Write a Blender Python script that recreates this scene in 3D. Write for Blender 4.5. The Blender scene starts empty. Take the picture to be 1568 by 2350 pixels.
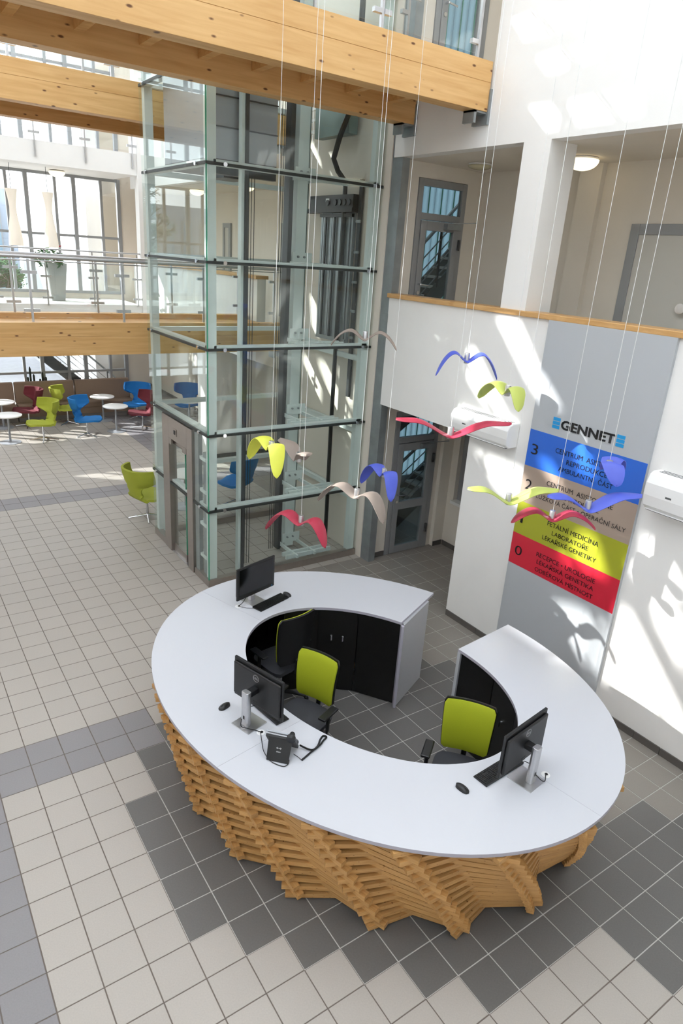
import bpy, bmesh, math, random
import numpy as np
from mathutils import Vector, Matrix
from mathutils.geometry import delaunay_2d_cdt
random.seed(7)
T = 0.3                      # one floor tile in metres; architecture below is given in tiles
SC = bpy.context.scene
COL = SC.collection

# ---------------------------------------------------------------- camera
CAMR = [[0.8262143825, -0.5596671491, 0.0643620723],
        [-0.1510166463, -0.3300961789, -0.9317888630],
        [0.5427372906, 0.7601376158, -0.3572492666]]      # right, down, forward
CAMP = Vector((-0.32998912, -5.32707913, 4.65769527))
FPX = 1530.304
cd = bpy.data.cameras.new('camera'); cam = bpy.data.objects.new('camera', cd); COL.objects.link(cam)
r_, d_, f_ = [Vector(v) for v in CAMR]
m = Matrix((( r_.x, -d_.x, -f_.x, CAMP.x), (r_.y, -d_.y, -f_.y, CAMP.y), (r_.z, -d_.z, -f_.z, CAMP.z), (0, 0, 0, 1)))
cam.matrix_world = m
cd.sensor_fit = 'HORIZONTAL'; cd.sensor_width = 36.0; cd.lens = FPX / 1568.0 * 36.0
cd.clip_start = 0.05; cd.clip_end = 500
SC.camera = cam
def project(p):
    c = Vector(p) - CAMP
    z = c.dot(f_)
    if z < 0.05: return None
    return (784 + FPX * c.dot(r_) / z, 1175 + FPX * c.dot(d_) / z, z)

# ---------------------------------------------------------------- world, sun, exposure
w = bpy.data.worlds.new('sky'); SC.world = w; w.use_nodes = True
bg = w.node_tree.nodes['Background']
bg.inputs[0].default_value = (0.94, 0.965, 1.0, 1); bg.inputs[1].default_value = 2.7
sd = bpy.data.lights.new('sun', 'SUN'); sun = bpy.data.objects.new('sun', sd); COL.objects.link(sun)
sd.energy = 8.5; sd.angle = math.radians(0.6); sd.color = (1.0, 0.985, 0.96)
SUND = Vector((1.3, -1.0, -0.88))
sun.rotation_euler = SUND.to_track_quat('-Z', 'Y').to_euler()
sun.location = (-4, 20, 16)
vs = SC.view_settings
SC.display_settings.display_device = 'sRGB'
vs.view_transform = 'Standard'; vs.look = 'None'; vs.gamma = 1.0; vs.use_curve_mapping = False
vs.exposure = 0.63
cy = SC.cycles
cy.max_bounces = 12; cy.diffuse_bounces = 6; cy.glossy_bounces = 4; cy.transmission_bounces = 6
cy.transparent_max_bounces = 40; cy.sample_clamp_indirect = 6.0
cy.use_denoising = True; cy.caustics_reflective = False; cy.caustics_refractive = False

# ---------------------------------------------------------------- helpers
class MB:
    def __init__(s): s.v = []; s.f = []; s.m = []
    def add(s, vs, fs, mi=0):
        o = len(s.v); s.v += [tuple(p) for p in vs]
        s.f += [tuple(o + i for i in f) for f in fs]; s.m += [mi] * len(fs)
    def box(s, x0, x1, y0, y1, z0, z1, mi=0):
        s.add([(x0,y0,z0),(x1,y0,z0),(x1,y1,z0),(x0,y1,z0),(x0,y0,z1),(x1,y0,z1),(x1,y1,z1),(x0,y1,z1)],
              [(3,2,1,0),(4,5,6,7),(0,1,5,4),(1,2,6,5),(2,3,7,6),(3,0,4,7)], mi); return s
    def obox(s, c, ax, ay, az, mi=0):       # half-axis vectors
        c = Vector(c); ax, ay, az = Vector(ax), Vector(ay), Vector(az)
        P = [c + a*ax + b*ay + d*az for d in (-1,1) for a, b in ((-1,-1),(1,-1),(1,1),(-1,1))]
        s.add(P, [(3,2,1,0),(4,5,6,7),(0,1,5,4),(1,2,6,5),(2,3,7,6),(3,0,4,7)], mi); return s
    def bar(s, p, q, w, h, up=(0,0,1), mi=0):
        p, q = Vector(p), Vector(q); d = q - p; L = d.length
        if L < 1e-6: return s
        d /= L; up = Vector(up)
        if abs(d.dot(up)) > .99: up = Vector((1,0,0))
        sd_ = d.cross(up).normalized(); u2 = sd_.cross(d)
        return s.obox((p+q)/2, d*L/2, sd_*w/2, u2*h/2, mi)
    def tube(s, pts, r, n=8, mi=0, closed=False):
        pts = [Vector(p) for p in pts]; rings = []
        prev = None
        for i, p in enumerate(pts):
            a = pts[i-1] if i > 0 else (pts[-1] if closed else p); b = pts[i+1] if i < len(pts)-1 else (pts[0] if closed else p)
            d = (b - a).normalized()
            if prev is None:
                u = Vector((0,0,1)) if abs(d.z) < .9 else Vector((1,0,0))
            else: u = prev
            sx = d.cross(u).normalized(); u = sx.cross(d).normalized(); prev = u
            rr = r[i] if isinstance(r, (list, tuple)) else r
            rings.append([p + rr*(math.cos(2*math.pi*k/n)*sx + math.sin(2*math.pi*k/n)*u) for k in range(n)])
        V = [q for rg in rings for q in rg]; F = []
        R = len(rings)
        for i in range(R if closed else R-1):
            j = (i+1) % R
            for k in range(n): F.append((i*n+k, i*n+(k+1)%n, j*n+(k+1)%n, j*n+k))
        if not closed:
            F.append(tuple(range(n))[::-1]); F.append(tuple((R-1)*n+k for k in range(n)))
        s.add(V, F, mi); return s
    def cyl(s, p, q, r, n=16, mi=0): return s.tube([p, q], r, n, mi)
    def lathe(s, prof, c=(0,0,0), n=24, mi=0):
        V = []; F = []
        for r, z in prof:
            for k in range(n):
                a = 2*math.pi*k/n; V.append((c[0]+r*math.cos(a), c[1]+r*math.sin(a), c[2]+z))
        for i in range(len(prof)-1):
            for k in range(n): F.append((i*n+k, i*n+(k+1)%n, (i+1)*n+(k+1)%n, (i+1)*n+k))
        if prof[0][0] > 1e-5: F.append(tuple(range(n))[::-1])
        if prof[-1][0] > 1e-5: F.append(tuple((len(prof)-1)*n+k for k in range(n)))
        s.add(V, F, mi); return s
    def prism(s, poly, z0, z1, mi=0):
        n = len(poly)
        s.add([(x,y,z0) for x,y in poly]+[(x,y,z1) for x,y in poly],
              [tuple(range(n))[::-1], tuple(range(n,2*n))]+[(i,(i+1)%n,n+(i+1)%n,n+i) for i in range(n)], mi); return s
    def slab(s, fn, nu, nv, th, mi=0, u0=0., u1=1.):
        G = [[Vector(fn(u0+(u1-u0)*i/nu, j/nv)) for j in range(nv+1)] for i in range(nu+1)]
        N = []
        for i in range(nu+1):
            row = []
            for j in range(nv+1):
                a = G[min(i+1,nu)][j]-G[max(i-1,0)][j]; b = G[i][min(j+1,nv)]-G[i][max(j-1,0)]
                c = a.cross(b); row.append(c.normalized() if c.length > 1e-12 else Vector((0,0,0)))
            N.append(row)
        for i in range(nu+1):
            for j in range(nv+1):
                if N[i][j].length < .5:
                    N[i][j] = N[min(max(i,1),nu-1)][min(max(j,1),nv-1)]
        V = []; W = nv+1
        for sg in (1, -1):
            for i in range(nu+1):
                for j in range(nv+1):
                    t = th(u0+(u1-u0)*i/nu, j/nv) if callable(th) else th
                    V.append(G[i][j] + N[i][j]*(t/2*sg))
        o = (nu+1)*W; F = []
        for i in range(nu):
            for j in range(nv):
                a, b, c, d = i*W+j, (i+1)*W+j, (i+1)*W+j+1, i*W+j+1
                F.append((a,b,c,d)); F.append((o+d,o+c,o+b,o+a))
        for i in range(nu):
            F.append((i*W+o, (i+1)*W+o, (i+1)*W, i*W)); a = i*W+nv; b = (i+1)*W+nv; F.append((a,b,b+o,a+o))
        for j in range(nv):
            F.append((j, j+1, j+1+o, j+o)); a = nu*W+j; F.append((a+o, a+1+o, a+1, a))
        s.add(V, F, mi); return s
    def build(s, name, mats, parent=None, origin=None, scale=1.0, smooth=False, bevel=0, label=None, local=False, loc=None, rotz=0):
        if not isinstance(mats, (list, tuple)): mats = [mats]
        V = np.array(s.v, dtype=float) * scale
        if parent is not None and not local: org = world_loc(parent)
        elif local: org = Vector((0,0,0))
        elif origin is not None: org = Vector(origin)
        else:
            mn, mx = V.min(0), V.max(0); org = Vector(((mn[0]+mx[0])/2, (mn[1]+mx[1])/2, mn[2]))
        V = V - np.array(org)
        me = bpy.data.meshes.new(name); me.from_pydata([tuple(p) for p in V], [], s.f)
        for mt in mats: me.materials.append(mt)
        if len(mats) > 1: me.polygons.foreach_set('material_index', s.m)
        me.update()
        if smooth:
            me.polygons.foreach_set('use_smooth', [True]*len(me.polygons)); me.set_sharp_from_angle(angle=math.radians(smooth if smooth > 1 else 40))
        o = bpy.data.objects.new(name, me); COL.objects.link(o)
        if parent is not None:
            o.parent = parent
            if loc is not None: o.location = loc
        else: o.location = org if loc is None else loc
        if rotz: o.rotation_euler = (0,0,rotz)
        if bevel:
            b = o.modifiers.new('bevel', 'BEVEL'); b.width = bevel; b.segments = 2; b.limit_method = 'ANGLE'; b.angle_limit = math.radians(40)
        if label: o['label'] = label
        return o
def world_loc(o):
    L = Vector(o.location)
    while o.parent is not None: o = o.parent; L = L + Vector(o.location)
    return L
def empty(name, loc, rz=0, **k):
    o = bpy.data.objects.new(name, None); COL.objects.link(o); o.location = loc; o.rotation_euler = (0,0,rz); o.empty_display_size = .1
    return tag(o, **k)
def tag(o, label=None, cat=None, group=None, kind=None):
    if label: o['label'] = label
    if cat: o['category'] = cat
    if group: o['group'] = group
    if kind: o['kind'] = kind
    return o
CH = {}
def copy_tree(o, parent=None):
    c = o.copy(); COL.objects.link(c); c.parent = parent
    for ch in list(o.children): copy_tree(ch, c)
    return c

# ---------------------------------------------------------------- materials
def newmat(name):
    mt = bpy.data.materials.new(name); mt.use_nodes = True
    nt = mt.node_tree; return mt, nt, nt.nodes['Principled BSDF']
def lin(c):
    return tuple(((x/255)/12.92 if x/255 <= .04045 else ((x/255+.055)/1.055)**2.4) for x in c) + (1,)
def mat(name, rgb, rough=.5, metal=0, noise=0, nscale=8, bump=0, bscale=60, spec=.5, coat=0, emit=0, rnd=0):
    mt, nt, b = newmat(name); N = nt.nodes; L = nt.links
    c = lin(rgb); b.inputs['Base Color'].default_value = c
    b.inputs['Roughness'].default_value = rough; b.inputs['Metallic'].default_value = metal
    b.inputs['Specular IOR Level'].default_value = spec; b.inputs['Coat Weight'].default_value = coat
    tc = N.new('ShaderNodeTexCoord')
    if noise or rnd:
        n = N.new('ShaderNodeTexNoise'); n.inputs['Scale'].default_value = nscale; n.inputs['Detail'].default_value = 4
        L.new(tc.outputs['Object'], n.inputs['Vector'])
        mr = N.new('ShaderNodeMapRange'); mr.inputs[3].default_value = 1-noise; mr.inputs[4].default_value = 1+noise
        mr.inputs[1].default_value = .25; mr.inputs[2].default_value = .75
        L.new(n.outputs[0], mr.inputs[0])
        last = mr.outputs[0]
        if rnd:
            oi = N.new('ShaderNodeObjectInfo'); g = N.new('ShaderNodeNewGeometry')
            ad = N.new('ShaderNodeMath'); ad.operation = 'ADD'; L.new(oi.outputs['Random'], ad.inputs[0]); L.new(g.outputs['Random Per Island'], ad.inputs[1])
            m2 = N.new('ShaderNodeMapRange'); m2.inputs[1].default_value = 0; m2.inputs[2].default_value = 2; m2.inputs[3].default_value = 1-rnd; m2.inputs[4].default_value = 1+rnd
            L.new(ad.outputs[0], m2.inputs[0])
            mu = N.new('ShaderNodeMath'); mu.operation = 'MULTIPLY'; L.new(last, mu.inputs[0]); L.new(m2.outputs[0], mu.inputs[1]); last = mu.outputs[0]
        vm = N.new('ShaderNodeVectorMath'); vm.operation = 'SCALE'; vm.inputs[0].default_value = c[:3]
        L.new(last, vm.inputs['Scale']); L.new(vm.outputs[0], b.inputs['Base Color'])
    if bump:
        n2 = N.new('ShaderNodeTexNoise'); n2.inputs['Scale'].default_value = bscale; L.new(tc.outputs['Object'], n2.inputs['Vector'])
        bp = N.new('ShaderNodeBump'); bp.inputs['Strength'].default_value = bump; bp.inputs['Distance'].default_value = .002
        L.new(n2.outputs[0], bp.inputs['Height']); L.new(bp.outputs[0], b.inputs['Normal'])
    if emit:
        b.inputs['Emission Color'].default_value = c; b.inputs['Emission Strength'].default_value = emit
    return mt
def wood(name, base, dark, knots=True, scale=(1,1,1), rough=.45, ramp=.5, rnd=.06):
    mt, nt, b = newmat(name); N = nt.nodes; L = nt.links
    tc = N.new('ShaderNodeTexCoord'); oi = N.new('ShaderNodeObjectInfo')
    ad = N.new('ShaderNodeVectorMath'); ad.operation = 'ADD'
    mu = N.new('ShaderNodeVectorMath'); mu.operation = 'SCALE'; mu.inputs[0].default_value = (17, 31, 23)
    L.new(oi.outputs['Random'], mu.inputs['Scale'])
    mp = N.new('ShaderNodeMapping'); mp.inputs['Scale'].default_value = scale
    L.new(tc.outputs['Object'], mp.inputs['Vector']); L.new(mp.outputs[0], ad.inputs[0]); L.new(mu.outputs[0], ad.inputs[1])
    st = N.new('ShaderNodeMapping'); st.inputs['Scale'].default_value = (0.6, 9, 9); L.new(ad.outputs[0], st.inputs['Vector'])
    n1 = N.new('ShaderNodeTexNoise'); n1.inputs['Scale'].default_value = 2.2; n1.inputs['Detail'].default_value = 6; n1.inputs['Distortion'].default_value = .6
    L.new(st.outputs[0], n1.inputs['Vector'])
    cr = N.new('ShaderNodeValToRGB'); cr.color_ramp.elements[0].position = .3; cr.color_ramp.elements[1].position = .7
    cr.color_ramp.elements[0].color = lin(dark); cr.color_ramp.elements[1].color = lin(base); L.new(n1.outputs[0], cr.inputs[0])
    last = cr.outputs[0]
    if knots:
        km = N.new('ShaderNodeMapping'); km.inputs['Scale'].default_value = (1.35, 1.0, 3.2); L.new(ad.outputs[0], km.inputs['Vector'])
        vo = N.new('ShaderNodeTexVoronoi'); vo.inputs['Scale'].default_value = 3.0; L.new(km.outputs[0], vo.inputs['Vector'])
        k2 = N.new('ShaderNodeValToRGB'); k2.color_ramp.elements[0].position = .07; k2.color_ramp.elements[1].position = .14
        k2.color_ramp.elements[0].color = (1,1,1,1); k2.color_ramp.elements[1].color = (0,0,0,1); L.new(vo.outputs['Distance'], k2.inputs[0])
        mx = N.new('ShaderNodeMix'); mx.data_type = 'RGBA'; L.new(k2.outputs[0], mx.inputs[0]); L.new(last, mx.inputs[6]); mx.inputs[7].default_value = lin((104, 62, 28))
        last = mx.outputs[2]
    hs = N.new('ShaderNodeHueSaturation'); mr = N.new('ShaderNodeMapRange'); mr.inputs[3].default_value = 1-rnd; mr.inputs[4].default_value = 1+rnd
    L.new(oi.outputs['Random'], mr.inputs[0]); L.new(mr.outputs[0], hs.inputs['Value']); L.new(last, hs.inputs['Color'])
    L.new(hs.outputs[0], b.inputs['Base Color']); b.inputs['Roughness'].default_value = rough
    return mt
def glassmat(name, tint, ior=1.45, refl=1.0, rough=0.0):
    mt = bpy.data.materials.new(name); mt.use_nodes = True; nt = mt.node_tree; N = nt.nodes; L = nt.links
    N.remove(N['Principled BSDF']); out = N['Material Output']
    tr = N.new('ShaderNodeBsdfTransparent'); tr.inputs[0].default_value = tint + (1,)
    gl = N.new('ShaderNodeBsdfGlossy'); gl.inputs[0].default_value = (.95, 1, .98, 1); gl.inputs['Roughness'].default_value = rough
    fr = N.new('ShaderNodeFresnel'); ge = N.new('ShaderNodeNewGeometry')
    io = N.new('ShaderNodeMapRange'); io.inputs[3].default_value = ior; io.inputs[4].default_value = 1/ior; L.new(ge.outputs['Backfacing'], io.inputs[0]); L.new(io.outputs[0], fr.inputs[0])
    mm = N.new('ShaderNodeMath'); mm.operation = 'MULTIPLY'; mm.inputs[1].default_value = refl; L.new(fr.outputs[0], mm.inputs[0])
    mx = N.new('ShaderNodeMixShader'); L.new(mm.outputs[0], mx.inputs[0]); L.new(tr.outputs[0], mx.inputs[1]); L.new(gl.outputs[0], mx.inputs[2])
    L.new(mx.outputs[0], out.inputs[0]); return mt
def translmat(name, col, tfac=.8):
    mt = bpy.data.materials.new(name); mt.use_nodes = True; nt = mt.node_tree; N = nt.nodes; L = nt.links
    N.remove(N['Principled BSDF']); out = N['Material Output']
    tr = N.new('ShaderNodeBsdfTranslucent'); tr.inputs[0].default_value = col + (1,)
    df = N.new('ShaderNodeBsdfDiffuse'); df.inputs[0].default_value = col + (1,)
    mx = N.new('ShaderNodeMixShader'); mx.inputs[0].default_value = tfac; L.new(df.outputs[0], mx.inputs[1]); L.new(tr.outputs[0], mx.inputs[2])
    L.new(mx.outputs[0], out.inputs[0]); return mt

M = dict(
 white=mat('white_plaster', (236,235,232), .75, noise=.015, nscale=3, bump=.15, bscale=90),
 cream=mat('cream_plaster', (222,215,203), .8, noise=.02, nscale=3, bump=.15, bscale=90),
 tile_light=mat('light_stoneware', (171,165,157), .42, noise=.05, nscale=90, rnd=.035),
 tile_mid=mat('mauve_grey_stoneware', (133,130,132), .42, noise=.06, nscale=90, rnd=.04),
 tile_warm=mat('warm_grey_stoneware', (136,130,123), .42, noise=.05, nscale=80, rnd=.03),
 tile_dark=mat('dark_grey_stoneware', (100,98,95), .42, noise=.07, nscale=80, rnd=.03),
 grout_dark=mat('brown_grout', (108,99,92), .9), grout_light=mat('light_grout', (186,184,178), .9),
 plinth=mat('dark_skirting_tile', (92,88,84), .5, noise=.04, nscale=30, rnd=.03),
 desk_top=mat('white_laminate', (198,200,206), .28, spec=.5),
 edge=mat('grey_laminate_edge', (168,165,176), .4),
 grey_panel=mat('silver_grey_laminate', (178,180,184), .45, noise=.01, nscale=40),
 black=mat('black_laminate', (14,14,15), .45), blackm=mat('black_plastic', (24,25,27), .42), blackg=mat('black_gloss', (10,11,13), .12),
 fabric_black=mat('charcoal_fabric', (58,59,64), .85, noise=.08, nscale=200, bump=.3, bscale=400),
 alu=mat('brushed_aluminium', (196,196,198), .32, metal=.9, noise=.03, nscale=40), chrome=mat('chrome', (215,217,220), .12, metal=1),
 steel=mat('galvanised_steel', (150,156,158), .42, metal=.55, noise=.12, nscale=6), frame=mat('grey_painted_frame', (150,152,153), .45, metal=.2),
 green_steel=mat('pale_grey_green_steel', (206,216,213), .42, metal=.0), stainless=mat('stainless_steel', (158,150,143), .3, metal=.75, noise=.04, nscale=12),
 dark_steel=mat('dark_steel', (70,72,74), .45, metal=.4), gasket=mat('dark_gasket', (44,50,48), .5),
 lime=mat('lime_fabric', (164,174,24), .8, noise=.04, nscale=200, bump=.3, bscale=400), olive=mat('lime_wool', (164,172,56), .85, noise=.05, nscale=120, bump=.3, bscale=300),
 blue=mat('blue_wool', (24,116,186), .8, noise=.05, nscale=120, bump=.3, bscale=300), maroon=mat('maroon_wool', (104,36,46), .85, noise=.05, nscale=120, bump=.3, bscale=300),
 sofa=mat('brown_upholstery', (136,116,100), .8, noise=.04, nscale=60, bump=.2, bscale=300), sofa_base=mat('grey_sofa_plinth', (150,146,142), .6),
 b_grey=mat('taupe_bird', (150,137,128), .55, noise=.03), b_blue=mat('blue_bird', (84,100,206), .45, noise=.03), b_red=mat('crimson_bird', (176,50,74), .45, noise=.03),
 b_lime=mat('lime_bird', (190,202,104), .45, noise=.03), b_yellow=mat('yellow_bird', (222,226,84), .45, noise=.03),
 cable=mat('white_cable', (226,228,226), .5), ac=mat('white_appliance_plastic', (240,240,238), .35), slot=mat('dark_vent_slot', (90,92,92), .6),
 p_grey=mat('silver_sign_board', (180,184,188), .35, spec=.4), p_blue=mat('sign_blue', (44,104,206), .35), p_taupe=mat('sign_taupe', (166,148,134), .35), p_lime=mat('sign_lime', (166,170,44), .35),
 p_red=mat('sign_red', (206,38,60), .35), ink=mat('black_lettering', (20,20,24), .5), cyan=mat('cyan_logo_bars', (30,150,214), .4),
 glow=mat('lit_opal_glass', (255,238,200), .3, emit=1.1), opal=mat('opal_glass_off', (196,190,160), .2), white_met=mat('white_lacquered_metal', (232,232,228), .4),
 table=mat('white_table_top', (246,246,244), .35), silver=mat('silver_paint', (160,164,170), .4, metal=.4), leaf=mat('green_leaf', (48,92,36), .5, noise=.2), cactus=mat('dark_cactus', (30,40,30), .7),
 planter=mat('grey_fibre_planter', (150,152,148), .7, noise=.05), wframe=mat('silver_window_frame', (146,148,150), .45, metal=.1), wing=mat('blue_grey_cladding', (150,160,172), .7, noise=.05), concrete=mat('pale_paving', (190,192,196), .8, noise=.08, nscale=5), stair=mat('grey_stair_steel', (96,98,100), .5, metal=.3), tread=mat('pale_stone_tread', (206,206,204), .6),
 door_grey=mat('light_grey_door', (196,194,186), .5), facade=mat('white_render', (228,230,232), .8), lampp=mat('paper_shade', (238,230,216), .8, emit=.1), bark=mat('bark', (104,96,86), .9),
 skyglass=None, rubber=mat('black_rubber', (20,20,21), .6), label_w=mat('white_label', (235,235,235), .5), pcb=mat('lift_machine_grey', (112,128,124), .5, metal=.3), blind=mat('pale_blue_blind', (126,150,166), .6, noise=.08, nscale=3),
 bark_red=mat('petal', (150,40,50), .6),
)
M['beam'] = wood('glulam_spruce', (226,184,124), (208,160,98), True, (1,1,1), .5)
M['joist'] = wood('spruce_joist', (218,174,114), (198,148,88), False, (1,1,1), .5)
M['slat'] = wood('varnished_spruce_slat', (200,156,100), (178,132,76), True, (2.2,.25,.2), .42, rnd=.09)
M['rail'] = wood('oak_handrail', (216,164,98), (196,140,74), False, (1,1,1), .35)
M['railY'] = wood('oak_handrail_long', (206,164,110), (186,142,86), False, (6,.2,1), .35)
M['glass'] = glassmat('lift_glass', (.968,.988,.980), 1.5, .55)
M['clear'] = glassmat('clear_glass', (.985,.994,.991), 1.45, .8)
M['win'] = glassmat('window_glass', (.98,.99,.995), 1.45, .7)
M['dglass'] = glassmat('smoked_door_glass', (.88,.93,.93), 1.5, 1.0)
M['roof_diffuser'] = translmat('added_roof_diffuser', (.86,.88,.90), .66)  # translucent white for the added roof sheet that spreads soft light
M['edgegreen'] = mat('green_glass_edge', (70,150,120), .15)

def cube(name, m_, x0,x1,y0,y1,z0,z1, parent=None, **k):
    return MB().box(x0,x1,y0,y1,z0,z1).build(name, m_, parent, scale=T, **k)
def struct(o): o['kind'] = 'structure'; return o

# ================================================================ SETTING
# ---- floor: grout bed plus tiles
START = {0:4,1:4,2:3,3:3,4:3,5:3,6:3,7:4,8:5,9:6,10:7,11:8,12:12,13:12}
def zone(u, v):
    d = math.hypot(u+.5-10.0, v+.5-4.6)
    if v in (-26,-25): return 'mid'
    if v < -33 and u >= 16: return 'mid'
    if v in (-2,-1) and u < 4: return 'mid'
    if v < -9 and u < 20: return 'light'
    if u in (-1,-2) and v >= 0: return 'mid'
    if v < 0:
        if d < 7.3: return 'dark'
        if u >= 14 or u >= 20: return 'warm'
        return 'light' if not (v in (-2,-1) and u < 5) else 'mid'
    if v <= 13 and u >= START[v]:
        if v < 10 and d > 7.3 and u > 10: return 'warm'
        if v == 10 and u >= 17: return 'warm'
        return 'dark'
    return 'light'
floor_bed = MB()
U0, U1, V0, V1 = -34, 25, -62, 30
fb = floor_bed
for u in range(U0, U1):
    v = V0
    while v < V1:
        z0 = zone(u, v); e = v
        while e < V1 and (zone(u, e) in ('dark','warm')) == (z0 in ('dark','warm')): e += 1
        fb.add([(u,-e,-.01),(u+1,-e,-.01),(u+1,-v,-.01),(u,-v,-.01)], [(0,1,2,3)], 1 if z0 in ('dark','warm') else 0)
        v = e
fb.box(U0,U1,-V1,-V0,-.5,-.02,0)
floor = struct(fb.build('floor', [M['grout_dark'], M['grout_light']], scale=T, origin=(0,0,0)))
TM = {'light':M['tile_light'],'mid':M['tile_mid'],'warm':M['tile_warm'],'dark':M['tile_dark']}
def tile_geo(mb, x, y, mi, s=1.0):
    a, g, h, t = .006, .014, .0, .010    # gap half width .. in tiles
    o0, o1 = g, g+a
    vs_ = [(x+o0,y+o0,-.012),(x+1-o0,y+o0,-.012),(x+1-o0,y+1-o0,-.012),(x+o0,y+1-o0,-.012),
           (x+o0,y+o0,-.004),(x+1-o0,y+o0,-.004),(x+1-o0,y+1-o0,-.004),(x+o0,y+1-o0,-.004),
           (x+o1,y+o1,0),(x+1-o1,y+o1,0),(x+1-o1,y+1-o1,0),(x+o1,y+1-o1,0)]
    f = [(8,9,10,11)] + [(i,(i+1)%4,4+(i+1)%4,4+i) for i in range(4)] + [(4+i,4+(i+1)%4,8+(i+1)%4,8+i) for i in range(4)]
    mb.add(vs_, f, mi)
tile_mesh = {}
for k, mt in TM.items():
    mb = MB(); tile_geo(mb, -.5, -.5, 0)
    o = mb.build('tile', mt, scale=T, origin=(0,0,0)); tile_mesh[k] = o.data; bpy.data.objects.remove(o)
cells = []
for u in range(U0, U1):
    for v in range(V0, V1):
        P = [project((x*T, y*T, 0)) for x, y in ((u,-v),(u+1,-v),(u+1,-v-1),(u,-v-1))]
        a = 0; vis = False
        if all(P):
            cx_ = sum(p[0] for p in P)/4; cy_ = sum(p[1] for p in P)/4
            hid = math.hypot((u+.5-10.2)/6.4, (v+.5-4.1)/6.4) < 1 and not math.hypot((u+.5-10.9)/3.6, (v+.5-3.6)/4.2) < 1
            if -15 < cx_ < 1583 and 960 < cy_ < 2365 and not hid:
                a = abs(sum(P[i][0]*P[(i+1)%4][1]-P[(i+1)%4][0]*P[i][1] for i in range(4)))/2
        cells.append((a, u, v))
cells.sort(key=lambda c: -c[0])
rest = MB(); KI = {'light':0,'mid':1,'warm':2,'dark':3}
for i, (a, u, v) in enumerate(cells):
    z = zone(u, v)
    if i < 300:
        o = bpy.data.objects.new('tile', tile_mesh[z]); COL.objects.link(o); o.parent = floor; o.location = ((u+.5)*T, (-v-.5)*T, 0)
    else: tile_geo(rest, u, -v-1, KI[z])
o = rest.build('tile_field', [TM['light'],TM['mid'],TM['warm'],TM['dark']], floor, scale=T); o['kind'] = 'stuff'

# ---- right wall with parapet and storey opening
XW = 19.48
def wallbox(mb, *b): mb.box(*b)
mb = MB()
mb.box(XW,20.1,-30,2.0,0,8.74); mb.box(XW,20.1,-30,8.37,8.741,13.85)
mb.box(XW,20.1,-30,3.3,19.8,36); mb.box(XW,20.1,3.301,8.9,19.8,22.35); mb.box(XW,20.1,3.301,9.05,30.5,36)
wall_right = struct(mb.build('wall_right', M['white'], scale=T))
o = struct(cube('trim_1', M['railY'], XW-.12, 20.25, -30, 8.42, 13.85, 14.05, bevel=.008))
o['label'] = 'oak coping along the top of the white first-floor parapet'
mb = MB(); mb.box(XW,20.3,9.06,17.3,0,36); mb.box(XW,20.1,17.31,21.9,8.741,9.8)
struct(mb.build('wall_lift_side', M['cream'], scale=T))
mb = MB(); mb.box(XW,20.1,21.9,46,8.741,13.85); mb.box(XW,25.02,29.5,31.6,0,8.74); mb.box(XW,20.1,21.9,46,19.8,24)
struct(mb.build('wall_right_far', M['white'], scale=T))
struct(cube('trim_2', M['railY'], XW-.12, 20.25, 21.85, 46, 13.85, 14.05))
struct(cube('trim_3', M['white'], XW+.002, 20.9, .055, 1.31, 10.95, 19.8))
# corridor slabs, back wall, door wall
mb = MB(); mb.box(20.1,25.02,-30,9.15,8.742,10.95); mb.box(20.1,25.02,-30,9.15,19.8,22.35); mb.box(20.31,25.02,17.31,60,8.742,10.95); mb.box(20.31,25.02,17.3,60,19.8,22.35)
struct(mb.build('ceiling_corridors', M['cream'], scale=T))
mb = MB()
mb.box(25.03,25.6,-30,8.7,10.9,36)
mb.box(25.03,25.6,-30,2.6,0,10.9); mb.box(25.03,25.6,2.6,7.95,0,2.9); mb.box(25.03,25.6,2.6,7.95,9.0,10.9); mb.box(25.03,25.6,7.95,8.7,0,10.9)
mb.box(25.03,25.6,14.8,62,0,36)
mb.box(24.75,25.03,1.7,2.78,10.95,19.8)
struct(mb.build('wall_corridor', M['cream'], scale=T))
w3 = struct(cube('window_3', M['frame'], 25.32,25.5,2.6,7.95,2.9,9.0)); w3['label'] = 'shaded grey window recess behind the door lobby'
cube('window_sill', M['white_met'], 24.85,25.32,2.5,8.0,2.75,2.92, w3)
DY = 8.7
mb = MB()
for z0, z1 in ((0,10.95),(10.95,22.35),(22.35,36)):
    top = {0:8.15,10.95:19.17,22.35:30.6}[z0]
    mb.box(19.72,20.88,DY,DY+.5,z0,z1); mb.box(23.97,25.6,DY,DY+.5,z0,z1); mb.box(20.88,23.97,DY,DY+.5,top,z1)
mb.box(24.28,25.03,8.45,DY,0,8.74)
struct(mb.build('wall_door_lobby', M['cream'], scale=T))
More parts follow.
